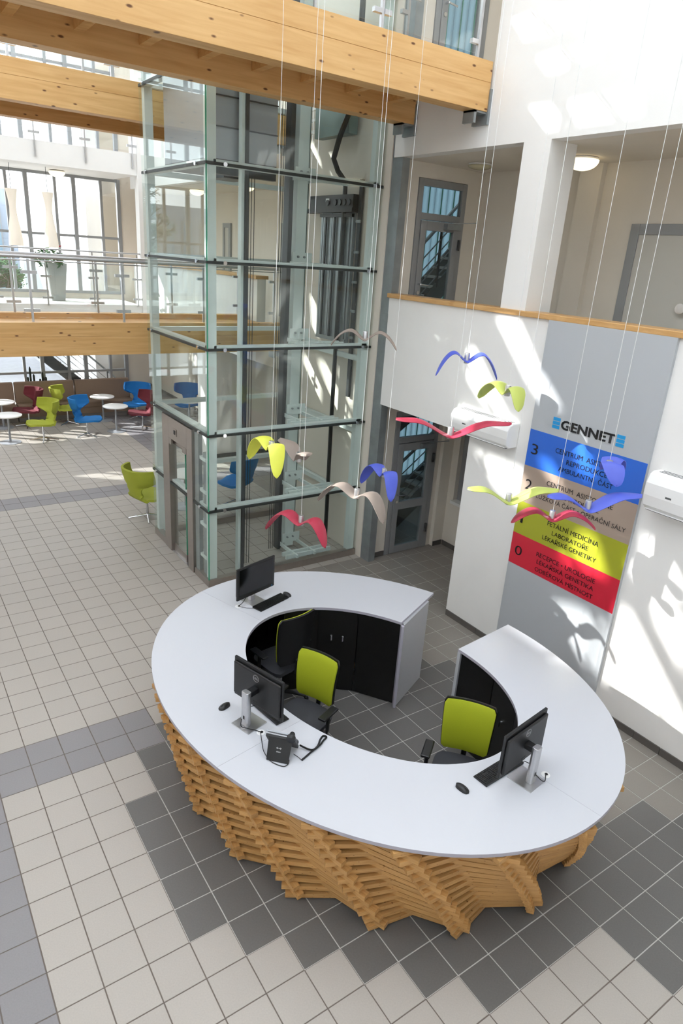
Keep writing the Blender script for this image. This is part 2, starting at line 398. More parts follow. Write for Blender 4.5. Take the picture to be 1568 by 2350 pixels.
def glass_door(n, z0, handle=True):
    g = empty('door_%d' % n, (22.4*T, DY*T, z0*T)); g['kind'] = 'structure'
    X0, X1, ZT = 20.9, 23.95, z0+8.2
    mb = MB(); mb.box(X0,X0+.28,DY-.06,DY+.2,z0,ZT); mb.box(X1-.28,X1,DY-.06,DY+.2,z0,ZT); mb.box(X0+.28,X1-.28,DY-.06,DY+.2,ZT-.3,ZT); mb.box(X0+.28,X1-.28,DY-.06,DY+.2,z0+6.45,z0+6.75)
    mb.build('door_frame', M['frame'], g, scale=T, bevel=.004)
    cube('transom_pane', M['dglass'], X0+.28,X1-.28,DY+.05,DY+.09,z0+6.75,ZT-.3, g)
    mb = MB(); a, b = X0+.3, X1-.3
    mb.box(a,a+.34,DY-.1,DY+.1,z0+.03,z0+6.42); mb.box(b-.34,b,DY-.1,DY+.1,z0+.03,z0+6.42); mb.box(a+.34,b-.34,DY-.1,DY+.1,z0+6.0,z0+6.42); mb.box(a+.34,b-.34,DY-.1,DY+.1,z0+.03,z0+.45)
    mb.box(a+.34,b-.34,DY-.1,DY+.1,z0+2.65,z0+3.1) if z0 < 5 else None
    lf = mb.build('door_leaf', M['frame'], g, scale=T, bevel=.004)
    cube('pane', M['dglass'], a+.34,b-.34,DY-.02,DY+.02,z0+.45,z0+6.0, lf)
    mb = MB(); hx = a+.17; mb.cyl((hx,DY-.1,z0+3.55),(hx,DY-.3,z0+3.55),.05,8); mb.cyl((hx,DY-.28,z0+3.55),(hx+.5,DY-.28,z0+3.5),.045,8)
    mb.cyl((hx,DY-.1,z0+3.15),(hx,DY-.14,z0+3.15),.09,10); mb.build('handle', M['chrome'], lf, scale=T, smooth=True)
    mb = MB(); mb.box(b-1.0,b-.1,DY-.35,DY-.1,z0+6.1,z0+6.35); mb.bar((b-.6,DY-.3,z0+6.4),(b+.5,DY-.75,z0+6.5),.06,.04)
    mb.build('door_closer', M['steel'], g, scale=T)
    for hz in (1.0, 5.2):
        MB().cyl((b+.03,DY-.16,z0+hz),(b+.03,DY-.16,z0+hz+.5),.07,8).build('hinge', M['dark_steel'], lf, scale=T)
    return g
glass_door(1, 0); glass_door(2, 10.95); glass_door(3, 22.35)
# baseboards made of tiles
def baseboard(name, pts, h=.28, th=.05, skip=()):
    root = empty(name, (pts[0][0]*T, pts[0][1]*T, 0)); root['kind'] = 'structure'
    p, q = Vector((pts[0][0],pts[0][1],0)), Vector((pts[1][0],pts[1][1],0)); n = max(1, round((q-p).length)); d = (q-p)/n
    for i in range(n):
        a = p+d*(i+.012); b = p+d*(i+.988)
        MB().bar(a+Vector((0,0,h/2)), b+Vector((0,0,h/2)), th, h).build('plinth_tile', M['plinth'], root, scale=T)
baseboard('baseboard_right', ((XW-.03, 1.97), (XW-.03, -15.03)))
baseboard('baseboard_recess', ((25.0, 2.5), (25.0, 8.4))); baseboard('baseboard_lobby', ((24.97, 8.42), (24.3, 8.42))); baseboard('baseboard_door', ((19.95, DY-.03), (20.85, DY-.03)))
baseboard('baseboard_block', ((XW, 29.46), (25, 29.46))); baseboard('baseboard_corridor', ((25.0, 33), (25.0, 61)))
# stairwell behind the lobby doors: glass channel wall, stair and railing

sw = MB(); sw.box(31,31.5,8.7,15,0,36); sw.box(25.61,31,8.7,9.2,0,36); sw.box(20.31,31,9.21,10.6,9.9,10.9); sw.box(20.31,31,9.21,10.6,21.3,22.3); sw.box(20.31,31,14.62,15,0,2.2)
struct(sw.build('wall_stairwell', M['concrete'], scale=T))
cw = empty('window_4', (22.6*T, 14.5*T, 0)); cw['kind'] = 'structure'; cw['label'] = 'bluish channel-glass wall of the stairwell'
chan = translmat('channel_glass', (.36,.45,.50), .85)
struct(cube('floor_stairwell', M['tile_warm'], 25,31,8.7,15,-.3,0))
for i in range(22):
    x = 20.35+i*.48
    MB().prism([(x,14.5),(x+.44,14.5),(x+.44,14.61),(x+.4,14.61),(x+.4,14.56),(x+.04,14.56),(x+.04,14.61),(x,14.61)], 2.2, 34).build('glass_channel', chan, cw, scale=T)
    if i % 2: cube('glass_joint', M['edgegreen'], x-.04, x, 14.44, 14.5, 2.2, 34, cw)
def stair_flight(name, p0, p1, width, n, label, up=Vector((0,1,0))):
    p0, p1 = Vector(p0), Vector(p1); g = empty(name, p0*T, label=label, cat='staircase')
    d = p1-p0; run = Vector((d.x,d.y,0)); rd = run.normalized(); sd_ = Vector((-rd.y, rd.x, 0))*width
    for s_ in (0, 1):
        MB().bar(p0+sd_*s_-Vector((0,0,.35)), p1+sd_*s_-Vector((0,0,.35)), .12, .9).build('stringer', M['stair'], g, scale=T)
    for i in range(n):
        c = p0 + d*((i+.5)/n) + sd_/2
        MB().obox(c, rd*(run.length/n*.58), sd_/2, (0,0,.07)).build('tread', M['tread'], g, scale=T)
    r = None
    for s_ in (0,):
        b0, b1 = p0+sd_*s_, p1+sd_*s_
        r = MB().tube([b0+Vector((0,0,3.3)), b1+Vector((0,0,3.3))], .09, 8).build('handrail', M['steel'], g, scale=T, smooth=True)
        for k in range(4): MB().tube([b0+Vector((0,0,.6+k*.62)), b1+Vector((0,0,.6+k*.62))], .035, 6).build('rail_bar', M['steel'], g, scale=T, smooth=True)
        for k in range(3):
            c = b0.lerp(b1, .1+.4*k); MB().bar(c, c+Vector((0,0,3.3)), .14, .08, up=(1,0,0)).build('post', M['dark_steel'], g, scale=T)
    return g
stair_flight('stairwell_stair', (21.5,11.4,10.95), (28.6,11.4,17.6), 1.4, 13, 'grey steel stair seen through the first-floor lobby door')
stair_flight('stairwell_stair', (22.5,12.9,5.2), (29.5,12.9,9.8), 1.3, 12, 'dark stair flight seen through the ground-floor lobby door')
stair_flight('stairwell_stair', (22.2,11.2,0), (29.2,11.2,5.2), 1.4, 11, 'lower stair flight starting behind the ground-floor lobby door')
# first-floor grey door on the right and lamps
d4 = empty('door_4', (25*T, -2.2*T, 10.95*T)); d4['kind'] = 'structure'
mb = MB(); mb.box(24.9,25.1,-.45,-.05,10.95,17.5); mb.box(24.9,25.1,-4.3,-3.9,10.95,17.5); mb.box(24.9,25.1,-3.9,-.45,17.1,17.5)
mb.build('door_frame', M['frame'], d4, scale=T, bevel=.004); cube('door_leaf', M['door_grey'], 24.95,25.02,-3.9,-.45,10.95,17.1, d4)
MB().cyl((24.95,-3.0,14.48),(24.7,-3.0,14.48),.12,14).cyl((24.72,-3.0,14.48),(24.68,-3.0,14.48),.2,14).build('door_knob', M['chrome'], d4, scale=T, smooth=True)
def dome_lamp(x, y, z, r, label, m_=None, flat=.62):
    g = empty('ceiling_lamp', (x*T,y*T,z*T), label=label, cat='ceiling lamp')
    MB().lathe([(r*.95,0),(r*.95,-.06),(r*.8,-.08)], (x,y,z), 28).build('base_ring', M['white_met'], g, scale=T, smooth=True)
    pr = [(r,-.08)]+[(r*math.cos(a), -.08-r*flat*math.sin(a)) for a in [k*math.pi/2/8 for k in range(1,9)]]
    MB().lathe(pr, (x,y,z), 28).build('shade', m_ or M['glow'], g, scale=T, smooth=True); return g
dome_lamp(23.3, 1.6, 19.78, .62, 'lit opal dome lamp on the corridor ceiling behind the white pillar')
dome_lamp(22.6, 6.6, 19.78, .55, 'unlit flat glass lamp on the ceiling in front of the first-floor lobby door', M['opal'], .3)
dome_lamp(13.2, 44.8, 20.45, .62, 'lit dome lamp under the far gallery ceiling above the tall windows')
for i, (x, y) in enumerate(((22.5,49),(22.3,38),(22.2,29))):
    dome_lamp(x, y, 19.78, .6, ('farthest lit dome lamp seen through the lift glass', 'middle lit dome lamp of the corridor row seen through the lift glass', 'nearest lit dome lamp of the corridor row behind the lift')[i])
# corridor doors beyond the lift on the first floor
for i, (y0, y1, lab) in enumerate(((47.8,54,0),(37.3,38.8,1),(27.0,28.7,2))):
    g = empty('door_%d' % (5+i), (25*T, (y0+y1)/2*T, 10.95*T)); g['kind'] = 'structure'
    mb = MB(); mb.box(24.88,25.1,y0,y0+.35,10.95,17.5); mb.box(24.88,25.1,y1-.35,y1,10.95,17.5); mb.box(24.88,25.1,y0+.35,y1-.35,17.15,17.5); mb.build('door_frame', M['frame'], g, scale=T)
    cube('door_leaf', M['door_grey'], 24.95,25.0,y0+.35,y1-.35,10.95,17.15, g)
# far wall: windows on three storeys
GY = 47.5
mb = MB(); mb.box(18.95,21.0,GY-.1,GY+.6,0,36); mb.box(-34,18.95,GY-.1,GY+.6,8.6,10.95); mb.box(-34,18.95,GY-.1,GY+.6,20.5,22.4); mb.box(-34,18.95,GY,GY+.5,0,1.0)
mb.box(21.0,25.03,61.5,62,0,36); mb.box(21,25.03,GY,GY+.4,8.7,36)
struct(mb.build('wall_far', M['cream'], scale=T))
mb = MB(); mb.box(18.45,19.0,40.8,41.7,9.62,36); struct(mb.build('wall_pillar', M['white'], scale=T))
mb = MB(); mb.box(-34,18.44,41,GY-.1,9.6,10.5); struct(mb.build('floor_gallery_first', M['white'], scale=T))
mb = MB(); mb.box(-34,18.44,41,GY-.1,20.5,22.05); struct(mb.build('floor_gallery_second', M['white'], scale=T))
def window_wall(n, z0, z1, trans, label):
    g = empty('window_%d' % n, (4*T, GY*T, z0*T)); g['kind'] = 'structure'; g['label'] = label
    big = [18.8-3.78*i for i in range(15)]
    for i, x in enumerate(big): cube('mullion', M['wframe'], x-.16,x+.16,GY-.25,GY+.1,z0,z1, g)
    for x in [b-1.5 for b in big[:-1]]: cube('mullion', M['wframe'], x-.11,x+.11,GY-.2,GY+.1,z0,z1, g)
    for z in (z0+.1, z1-.1): cube('rail', M['wframe'], big[-1],18.8,GY-.22,GY+.1,z-.12,z+.12, g)
    for z in trans: cube('rail', M['wframe'], big[-1],18.8,GY-.15,GY+.1,z-.1,z+.1, g)
    for i in range(14):
        cube('pane', M['win'], big[i+1]+.16,big[i]-1.61,GY-.03,GY+.01,z0+.2,z1-.2, g); cube('pane', M['win'], big[i]-1.39,big[i]-.16,GY-.03,GY+.01,z0+.2,z1-.2, g)
window_wall(1, 1.0, 8.6, (4.0,), 'ground-floor window wall behind the brown bench')
window_wall(2, 10.95, 20.5, (15.7,), 'first-floor window wall above the lounge')
window_wall(5, 22.4, 33.5, (28.5,), 'second-floor window wall near the roof')
struct(cube('floor_outside', M['concrete'], -60,60,48.2,160,-1.2,-.6))
# remaining shell and the roof
struct(cube('wall_left', M['white'], -34.6,-34,-30,62,0,36)); struct(cube('wall_behind', M['white'], -34.6,25.6,-30.6,-30,0,36))

# unseen added roof sheet diffuses sun; holes shaped to throw the wall sun patches
PATCH = [
 [(2.68,23.78),(1.65,23.83),(.82,23.05),(1.97,23.03)],[(1.35,23.77),(.44,23.77),(-.22,23.16),(.69,23.08)],[(1.28,22.4),(.24,22.48),(-.42,21.91),(.7,21.86)],
 [(-.05,22.4),(-.97,22.48),(-1.42,22.0),(-.6,21.91)],[(-.4,20.85),(-1.51,20.9),(-2.3,20.17),(-.96,20.15)],[(-1.75,20.93),(-3.07,20.94),(-3.31,20.27),(-2.5,20.15)],[(1.27,20.91),(.34,20.87),(-.43,20.14),(.36,20.11)],
 [(1.42,13.64),(.3,13.68),(-.99,12.15),(-1.65,11.7),(-2.61,10.76),(-1.6,10.79),(-.72,11.45)],
 [(5.2,13.5),(4.8,13.5),(4.3,12.9),(4.3,12.5),(4.86,12.6)],
 [(2.98,12.06),(2.39,12.32),(1.6,11.5),(.2,10.1),(.1,9.9),(1.48,10.23),(2.53,11.03)],
 [(3.26,9.8),(1.4,9.75),(-.4,9.9),(-.44,9.4),(1.36,9.2),(3.46,9.2)],
 [(1.98,8.13),(1.59,8.16),(.08,6.94),(-1.1,6.68),(-1.1,8.06)],
 [(-1.18,6.6),(-1.15,7.97),(-1.7,7.8),(-1.87,6.75)],
 [(-4.03,3.42),(-4.84,3.63),(-6.3,3.69),(-6.4,1.57),(-5.41,1.15),(-4.44,1.28),(-3.96,1.81),(-3.8,2.52)],
 [(-6.5,4.43),(-6.64,4.62),(-9.31,1.87),(-9.61,1.18),(-9.12,1.38),(-6.69,1.45),(-6.52,3.19)],
 [(-6.44,6.15),(-7.6,6.6),(-8.3,5.9),(-8.3,5.75),(-6.7,5.77)],[(-7.44,5.44),(-8.57,5.18),(-9.02,3.43),(-7.81,4.62)],
 [(-4.45,6.53),(-4.99,6.65),(-5.76,5.34),(-4.67,5.2),(-3.68,5.14)],[(-3.17,10.0),(-3.74,9.98),(-4.46,8.89),(-3.98,8.58)],
 [(-6.63,7.38),(-8.12,6.89),(-8.27,6.42),(-6.78,6.5)],[(-1.96,8.66),(-2.57,8.73),(-3.24,8.01),(-3.12,7.7)],
 # onto the wall inside the lift shaft
 [(16.1,9.9),(15.4,10.1),(13.9,8.7),(13.9,7.6)],[(14.4,10.0),(13.4,9.9),(10.8,7.4),(10.8,5.9),(12.5,7.8)],[(12.3,9.8),(11.3,9.7),(10.8,9.2),(10.8,7.9)],[(16.0,16.4),(15.4,16.6),(14.2,15.2),(14.6,14.9)],
 [(16.6,20.8),(15.9,21.0),(15.0,19.9),(15.2,19.4)],[(14.4,20.3),(14.0,20.3),(13.4,19.4),(13.9,19.3)],[(15.5,13.4),(15.1,13.4),(14.2,11.4),(15.0,11.4)]]
ZR = 34.0; SX = 1.3
polys = []
for P in PATCH: polys.append([(XW-SX*(ZR-z)/.88, y+(ZR-z)/.88) for y, z in P])
polys.append([(17.5,5.5),(19.3,5.2),(19.3,6.5),(18.0,7.0)])
X0, X1, Y0, Y1 = -34.6, 25.6, -30.6, 62
vs2 = [(X0,Y0),(X1,Y0),(X1,Y1),(X0,Y1)]; ed = [(0,1),(1,2),(2,3),(3,0)]
for P in polys:
    b = len(vs2); vs2 += P; n = len(P); ed += [(b+i, b+(i+1)%n) for i in range(n)]
vv, ee, ff, *_ = delaunay_2d_cdt([Vector(p) for p in vs2], ed, [], 1, 1e-5)
def inside(p, P):
    c = False; n = len(P)
    for i in range(n):
        a, b = P[i], P[(i+1)%n]
        if (a[1] > p[1]) != (b[1] > p[1]) and p[0] < (b[0]-a[0])*(p[1]-a[1])/(b[1]-a[1])+a[0]: c = not c
    return c
mb = MB(); tri = []
for f in ff:
    c = sum((vv[i] for i in f), Vector((0,0)))/len(f)
    if not any(inside(c, P) for P in polys): tri.append(tuple(f))
mb.add([(p.x,p.y,ZR) for p in vv], tri)
roof = struct(mb.build('ceiling', M['roof_diffuser'], scale=T, origin=(0,0,0)))  # out of view; sheet added to soften and shape the sunlight
sm_ = roof.modifiers.new('thickness', 'SOLIDIFY'); sm_.thickness = .002

# ================================================================ STRUCTURAL THINGS
# ---- steel column beside the lift
sc_ = empty('steel_column', (19.7*T, 8.7*T, 0), label='tall grey galvanised steel column between the glass lift and the white wall', cat='column')
mb = MB(); mb.box(19.53,19.95,8.32,8.42,0,30.4); mb.box(19.53,19.95,8.95,9.05,0,30.4); mb.box(19.53,19.62,8.42,8.95,0,30.4)
mb.build('shaft', M['steel'], sc_, scale=T)
cube('splice_plate', M['steel'], 19.48,19.53,8.35,8.9,12.0,13.1, sc_)
# ---- glass lift
LX0, LX1, LY0, LY1 = 10.72, 19.44, 9.5, 17.0
lift = empty('glass_lift_shaft', (LX0*T, LY0*T, 0), label='tall glass lift shaft with pale steel frame beside the white wall', cat='lift')
ZL = [0.34, 3.92, 7.58, 11.40, 14.95, 18.62, 22.2, 25.9, 29.6]
for b in ((LX0-.03,LX1,LY0-.03,LY0+.3),(LX0-.03,LX1,LY1-.3,LY1+.03),(LX0-.03,LX0+.3,15.3,LY1-.31),(LX0-.03,LX0+.3,LY0+.31,11.2)): cube('plinth', M['stainless'], *b, 0, .37, lift)
gt = .035
for i in range(len(ZL)-1):
    z0, z1 = ZL[i]+.05, ZL[i+1]-.05
    pn = [(LX0+gt,LX1,LY0-gt,LY0), (LX0,LX1,LY1,LY1+gt)]
    if i < 2:
        pn += [(LX0-gt,LX0,15.35,LY1)]
        pn += [(LX0-gt,LX0,LY0,11.25)]
    else: pn += [(LX0-gt,LX0,LY0-gt,LY1)]
    for b in pn:
        if i < 2 and b[2] == 15.35 or b[3] == 11.25: pass
        o = cube('pane', M['glass'], *b, z0, z1, lift)
    mb = MB(); mb.box(LX0-gt,LX0+.02,LY0-gt-.004,LY0+.0,z0,z1); mb.build('glass_edge', M['edgegreen'], lift, scale=T)
for i, z in enumerate(ZL[1:]):       # frame rails, gasket joints and button bolts
    mb = MB()
    for y in (LY0+.08, LY1-.38): mb.box(LX0+.35,LX1-.2,y,y+.3,z-.06,z+.16)
    mb.box(LX0+.08,LX0+.38,LY0+.3,LY1-.3,z-.06,z+.16)
    mb.build('frame_rail', M['green_steel'], lift, scale=T)
    mb = MB(); mb.box(LX0-gt,LX1,LY0-gt-.01,LY0+.06,z-.055,z+.055); mb.box(LX0-gt-.01,LX0+.06,LY0,LY1,z-.055,z+.055); mb.box(LX0,LX1,LY1-.06,LY1+gt,z-.055,z+.055)
    mb.build('joint_gasket', M['gasket'], lift, scale=T)
    for c, d in (((11.5,LY0-.05,z),(0,-1,0)),((18.9,LY0-.05,z),(0,-1,0)),((LX0-.05,10.4,z),(-1,0,0)),((LX0-.05,16.4,z),(-1,0,0))):
        c = Vector(c); d = Vector(d); MB().cyl(c, c+d*.06, .085, 14).build('bolt', M['chrome'], lift, scale=T, smooth=True)
for x, y, wx, wy in ((LX0+.08,LY0+.08,.38,.34),(LX0+.08,LY1-.42,.38,.34),(18.95,LY0+.08,.42,.34),(18.95,LY1-.42,.42,.34)):
    cube('corner_post', M['green_steel'], x,x+wx,y,y+wy,.13,30, lift)
# car guide, main column with brackets, ropes, ducts
mb = MB(); mb.box(12.74,12.88,10.1,10.5,.13,30)
mb.build('guide_rail', M['dark_steel'], lift, scale=T); cube('guide_rail_side', M['green_steel'], 12.6,12.735,10.2,10.5,.13,30, lift)
for x in (13.18,13.3,13.42,13.56): MB().cyl((x,10.9,.13),(x,10.9,30),.016,6).build('rope', M['gasket'], lift, scale=T)
cube('guide_column', M['green_steel'], 16.3,16.85,11.9,12.4,.13,30, lift)
mb = MB(); mb.box(15.75,15.9,11.7,12.2,.13,30); mb.box(15.9,16.05,11.85,12.0,.13,30); mb.build('guide_rail', M['dark_steel'], lift, scale=T)
for x in (15.35,15.45,15.58): MB().cyl((x,12,.13),(x,12,30),.016,6).build('rope', M['gasket'], lift, scale=T)
cube('guide_channel', M['pcb'], 17.15,17.7,13.2,13.5,.13,30, lift)
for z in [.3]+ZL[1:]:
    b = MB(); b.box(15.4,18.2,10.1,10.22,z-.05,z+.18); b.box(15.4,18.2,10.5,10.62,z-.05,z+.18)
    b.box(15.9,16.0,9.85,12.4,z+.02,z+.2); b.box(17.0,17.1,9.85,13.4,z+.02,z+.2); b.box(16.1,17.2,11.82,11.9,z+.1,z+.62)
    b.build('bracket', M['green_steel'], lift, scale=T)
    for bx in (16.4, 16.75): MB().cyl((bx,11.82,z+.42),(bx,11.72,z+.42),.05,8).build('bolt', M['steel'], lift, scale=T)
mb = MB(); mb.tube([(19.1,12.0,.2),(19.1,12.1,7),(19.1,12.1,18.9)], .11, 6); mb.build('cable_duct', M['black'], lift, scale=T)
mb = MB(); mb.tube([(19.1,12.1,18.9),(18.95,12.6,19.4),(18.6,12.5,19.9),(18.5,11.9,20.8),(18.6,11.2,22),(18.7,11.0,23.5),(18.7,11.0,26)], .13, 8)
mb.build('hanging_cable', M['black'], lift, scale=T, smooth=True)
mb = MB(); mb.box(19.28,19.4,10.9,11.15,8.6,19); mb.build('cable_tray', M['dark_steel'], lift, scale=T)
for z in (11.6,12.9,14.3,15.7,17.1): cube('duct_clip', M['steel'], 19.22,19.3,10.85,11.2,z,z+.12, lift)
for z in (3.2, 6.9, 10.6): mb = MB(); mb.box(19.15,19.42,9.9,16.8,z,z+.25); mb.build('wall_rail', M['green_steel'], lift, scale=T)
# landing door on the first floor with its operator box
ld = empty('landing_door', (19.4*T-LX0*T, 13*T-LY0*T, 11*T)); ld.parent = lift
def wl(o_): return o_
mb = MB(); mb.box(19.2,19.42,11.5,14.3,11.3,11.5); mb.box(19.25,19.42,11.45,11.6,11.3,17.9); mb.box(19.25,19.42,14.2,14.35,11.3,17.9); mb.build('door_frame', M['steel'], ld, scale=T)
for y in (11.65,12.5,13.35): cube('door_panel', M['steel'], 19.2+.05*(y>12),19.35,y,y+.8,11.5,17.6, ld)
for y in (12.0,12.9,13.7): cube('door_rib', M['dark_steel'], 19.12,19.2,y,y+.12,11.5,17.5, ld)
mb = MB(); mb.box(18.95,19.4,11.2,15.6,17.55,17.75); mb.box(19.0,19.4,11.2,15.2,17.75,18.35); mb.box(19.05,19.2,11.3,14.2,17.35,17.5); mb.build('operator_box', M['black'], ld, scale=T)
for y in (11.5,11.9,12.3,12.7,13.4): MB().cyl((18.93,y,18.0),(19.0,y,18.0),.14,12).build('pulley', M['dark_steel'], ld, scale=T)
cube('type_plate', M['label_w'], 18.97,19.0,13.3,13.6,18.0,18.2, ld)
mc = empty('machine_box', (18.9*T-LX0*T, 12.8*T-LY0*T, 20.9*T)); mc.parent = lift
cube('cabinet', M['pcb'], 18.7,19.2,11.5,14.5,20.9,22.8, mc); mb = MB(); mb.bar((18.68,11.5,20.95),(18.5,11.5,20.8),.01,.4) if False else None
for z in (21.2,21.7,22.2): cube('side_rail', M['white_met'], 18.75,18.9,14.5,16.2,z,z+.12, mc)
# car
car = empty('lift_car', (12.9*T-LX0*T, 13*T-LY0*T, 18.9*T)); car.parent = lift
CX0, CX1, CY0, CY1 = 13.3, 18.0, 13.4, 16.4
mb = MB(); mb.box(11.3,14.5,10.7,10.85,18.95,26); mb.box(14.35,14.5,10.85,15.5,18.95,26); mb.box(11.3,11.45,10.85,15.5,18.95,26); mb.build('wall_panel', M['silver'], car, scale=T)
for z in (20.1,21.2,22.4): cube('panel_seam', M['dark_steel'], 11.28,14.52,10.66,10.7,z,z+.05, car)
mb = MB(); mb.box(11.3,14.5,10.7,15.5,18.7,18.95); mb.box(11.2,14.6,10.9,11.2,18.4,18.7); mb.box(12.4,13.6,11.5,13,18.35,18.7); mb.build('underframe', M['dark_steel'], car, scale=T)
# ground-floor lift door on the left face
fd = empty('lift_door', (0, (12.9-LY0)*T, 0)); fd.parent = lift
mb = MB(); x = LX0-.06
mb.box(x,LX0+.35,14.35,15.25,0,7.45); mb.box(x,LX0+.35,11.3,11.98,0,7.45); mb.box(x,LX0+.35,11.98,14.35,6.35,7.45)
mb.build('door_surround', M['stainless'], fd, scale=T, bevel=.003)
mb = MB(); mb.box(x-.01,LX0+.02,13.95,14.3,6.05,6.35); mb.box(x-.01,LX0+.02,12.0,12.5,6.05,6.35); mb.box(LX0+.1,LX0+.3,12.0,14.35,6.05,6.35); mb.build('door_hanger', M['stainless'], fd, scale=T)
mb = MB(); mb.box(x-.03,x,13.2,13.65,6.65,7.0); mb.build('indicator', M['stainless'], fd, scale=T, bevel=.002); mb = MB(); mb.box(x-.045,x-.03,13.32,13.53,6.72,6.93); mb.build('display', M['black'], fd, scale=T)
for a, b in ((12.55,14.3),(12.0,12.75)):
    xx = LX0+.1 if a > 12.2 else LX0+.2
    g_ = cube('glass_leaf', M['glass'], xx,xx+.04,a,b,.45,6.1, fd); 
    cube('leaf_edge', M['edgegreen'], xx-.01,xx+.05,a-.03,a+.02,.45,6.1, fd)
    cube('kick_plate', M['stainless'], xx-.02,xx+.06,a,b,0.02,.45, fd)
cube('sill', M['alu'], LX0-.02,LX0+.4,11.98,14.35,.0,.02, fd)
mb = MB(); mb.box(LX0+.05,LX0+.25,10.75,11.2,0.13,7.4); mb.box(LX0+.15,LX0+.35,10.1,10.45,.13,6.6); mb.build('service_column', M['steel'], fd, scale=T)
for z in (1.2,2.9,4.6,6.2): cube('service_clamp', M['green_steel'], LX0+.1,LX0+.4,10.05,11.0,z,z+.16, fd)

# ---- timber footbridges
def footbridge(label, Y0, Y1, dz, railing, XE=19.38):
    g = empty('footbridge', (3.5*T, (Y0+Y1)/2*T, (20.955+dz)*T), label=label, cat='footbridge', group=None)
    zb = 20.955+dz
    for Y in (Y0, Y1):
        mb = MB(); mb.box(-34.0,XE,Y,Y+.69,zb,zb+.93); mb.box(-34.0,XE,Y+.012,Y+.678,zb+.93,zb+.945); mb.box(-34.0,XE,Y,Y+.69,zb+.945,zb+1.615)
        mb.build('beam', M['beam'], g, scale=T, bevel=.004)
        if dz == 0 or True:
            mb = MB(); mb.box(XE-.02,XE+.095,Y-.06,Y+.75,zb-.42,zb+.75); mb.build('steel_bracket', M['steel'], g, scale=T)
            mb = MB(); mb.box(XE-.62,XE+.05,Y+.05,Y+.64,zb-.07,zb); mb.box(XE-.62,XE-.5,Y+.05,Y+.64,zb-.42,zb); mb.build('bearing_plate', M['steel'], g, scale=T)
    x = 3.57-2.045*7
    while x < XE:
        cube('joist', M['joist'], x-.1,x+.22,Y0+.7,Y1-.01,zb+.58,zb+1.2, g) if x > -10 else None
        x += 2.045
    cube('deck', M['joist'], -34,XE,Y0+.7,Y1-.01,zb+1.21,zb+1.33, g)
    for Y, sgn in railing:
        rl = empty('railing', (0, (Y-(Y0+Y1)/2)*T, 1.6*T)); rl.parent = g
        zt = zb+1.615; xs = [XE-.55-4.43*k for k in range(12)]
        for i, x in enumerate(xs):
            cube('post', M['alu'], x-.05,x+.05,Y-.06,Y+.06,zt-.75,zt+2.9, rl)
            cube('post_plate', M['alu'], x-.25,x+.25,Y+.06*sgn-.02,Y+.06*sgn+.02,zt-.65,zt-.1, rl)
            for zc in (.55, 2.3):
                for s_ in (-1, 1):
                    if i == 0 and s_ == 1: continue
                    cube('clamp', M['alu'], min(x+s_*.06,x+s_*.36),max(x+s_*.06,x+s_*.36),Y-.08,Y+.08,zt+zc-.07,zt+zc+.07, rl)
            if i < len(xs)-1: cube('pane', M['clear'], xs[i+1]+.14,x-.14,Y-.022,Y+.022,zt+.2,zt+2.75, rl)
        MB().cyl((-34,Y,zt+3.0),(XE+.05,Y,zt+3.0),.085,12).build('handrail', M['alu'], rl, scale=T, smooth=True)
        MB().cyl((-34,Y,zt+2.83),(XE+.05,Y,zt+2.83),.03,8).build('support_bar', M['alu'], rl, scale=T, smooth=True)
    return g
footbridge('nearest timber footbridge crossing the top of the picture in front of the lift', 3.27, 7.56, 0, ((3.6,1),(7.9,-1)))
footbridge('upper timber footbridge behind the lift, at second-floor level', 18.2, 22.95, 0, ((18.5,1),(23.3,-1)))
footbridge('lower timber footbridge behind the lift, above the lounge', 18.2, 22.95, -11.0, ((18.5,1),(23.3,-1)))
# gallery balustrades in front of the window wall
for lab, zt in (('glass balustrade of the far first-floor gallery', 10.5), ('glass balustrade of the far second-floor gallery', 22.05)):
    g = empty('gallery_balustrade', (3*T, 41*T, zt*T), label=lab, cat='balustrade')
    xs = [18.1-3.6*k for k in range(15)]
    for i, x in enumerate(xs):
        cube('post', M['alu'], x-.05,x+.05,40.86,40.96,zt-1.1 if zt > 20 else zt-.1,zt+2.9, g)
        for zc in (.5, 2.1):
            for s_ in (-1, 1): cube('clamp', M['alu'], min(x+s_*.06,x+s_*.4),max(x+s_*.06,x+s_*.4),40.84,41.0,zt+zc-.08,zt+zc+.08, g)
        if i < 14: cube('pane', M['clear'], xs[i+1]+.12,x-.12,40.89,40.93,zt+.15,zt+2.7, g)
    for zz, r in ((4.1, .07),) if zt < 20 else ((3.0, .07),):
        MB().cyl((-34,40.9,zt+zz),(18.4,40.9,zt+zz),r,10).build('handrail', M['alu'], g, scale=T, smooth=True)
    if zt < 20:
        for x in xs: cube('upper_post', M['alu'], x-.04,x+.04,40.87,40.95,zt+2.9,zt+4.1, g)
# glass balustrade with oak rail in the corridor opening beyond the lift
g = empty('corridor_balustrade', (XW*T, 19*T, 11*T), label='short glass balustrade at the bridge opening seen through the lift', cat='balustrade')
cube('pane', M['clear'], XW+.3,XW+.35,17.5,18.1,11.1,13.6, g); cube('post', M['alu'], XW+.28,XW+.37,17.35,17.45,10.95,13.9, g)

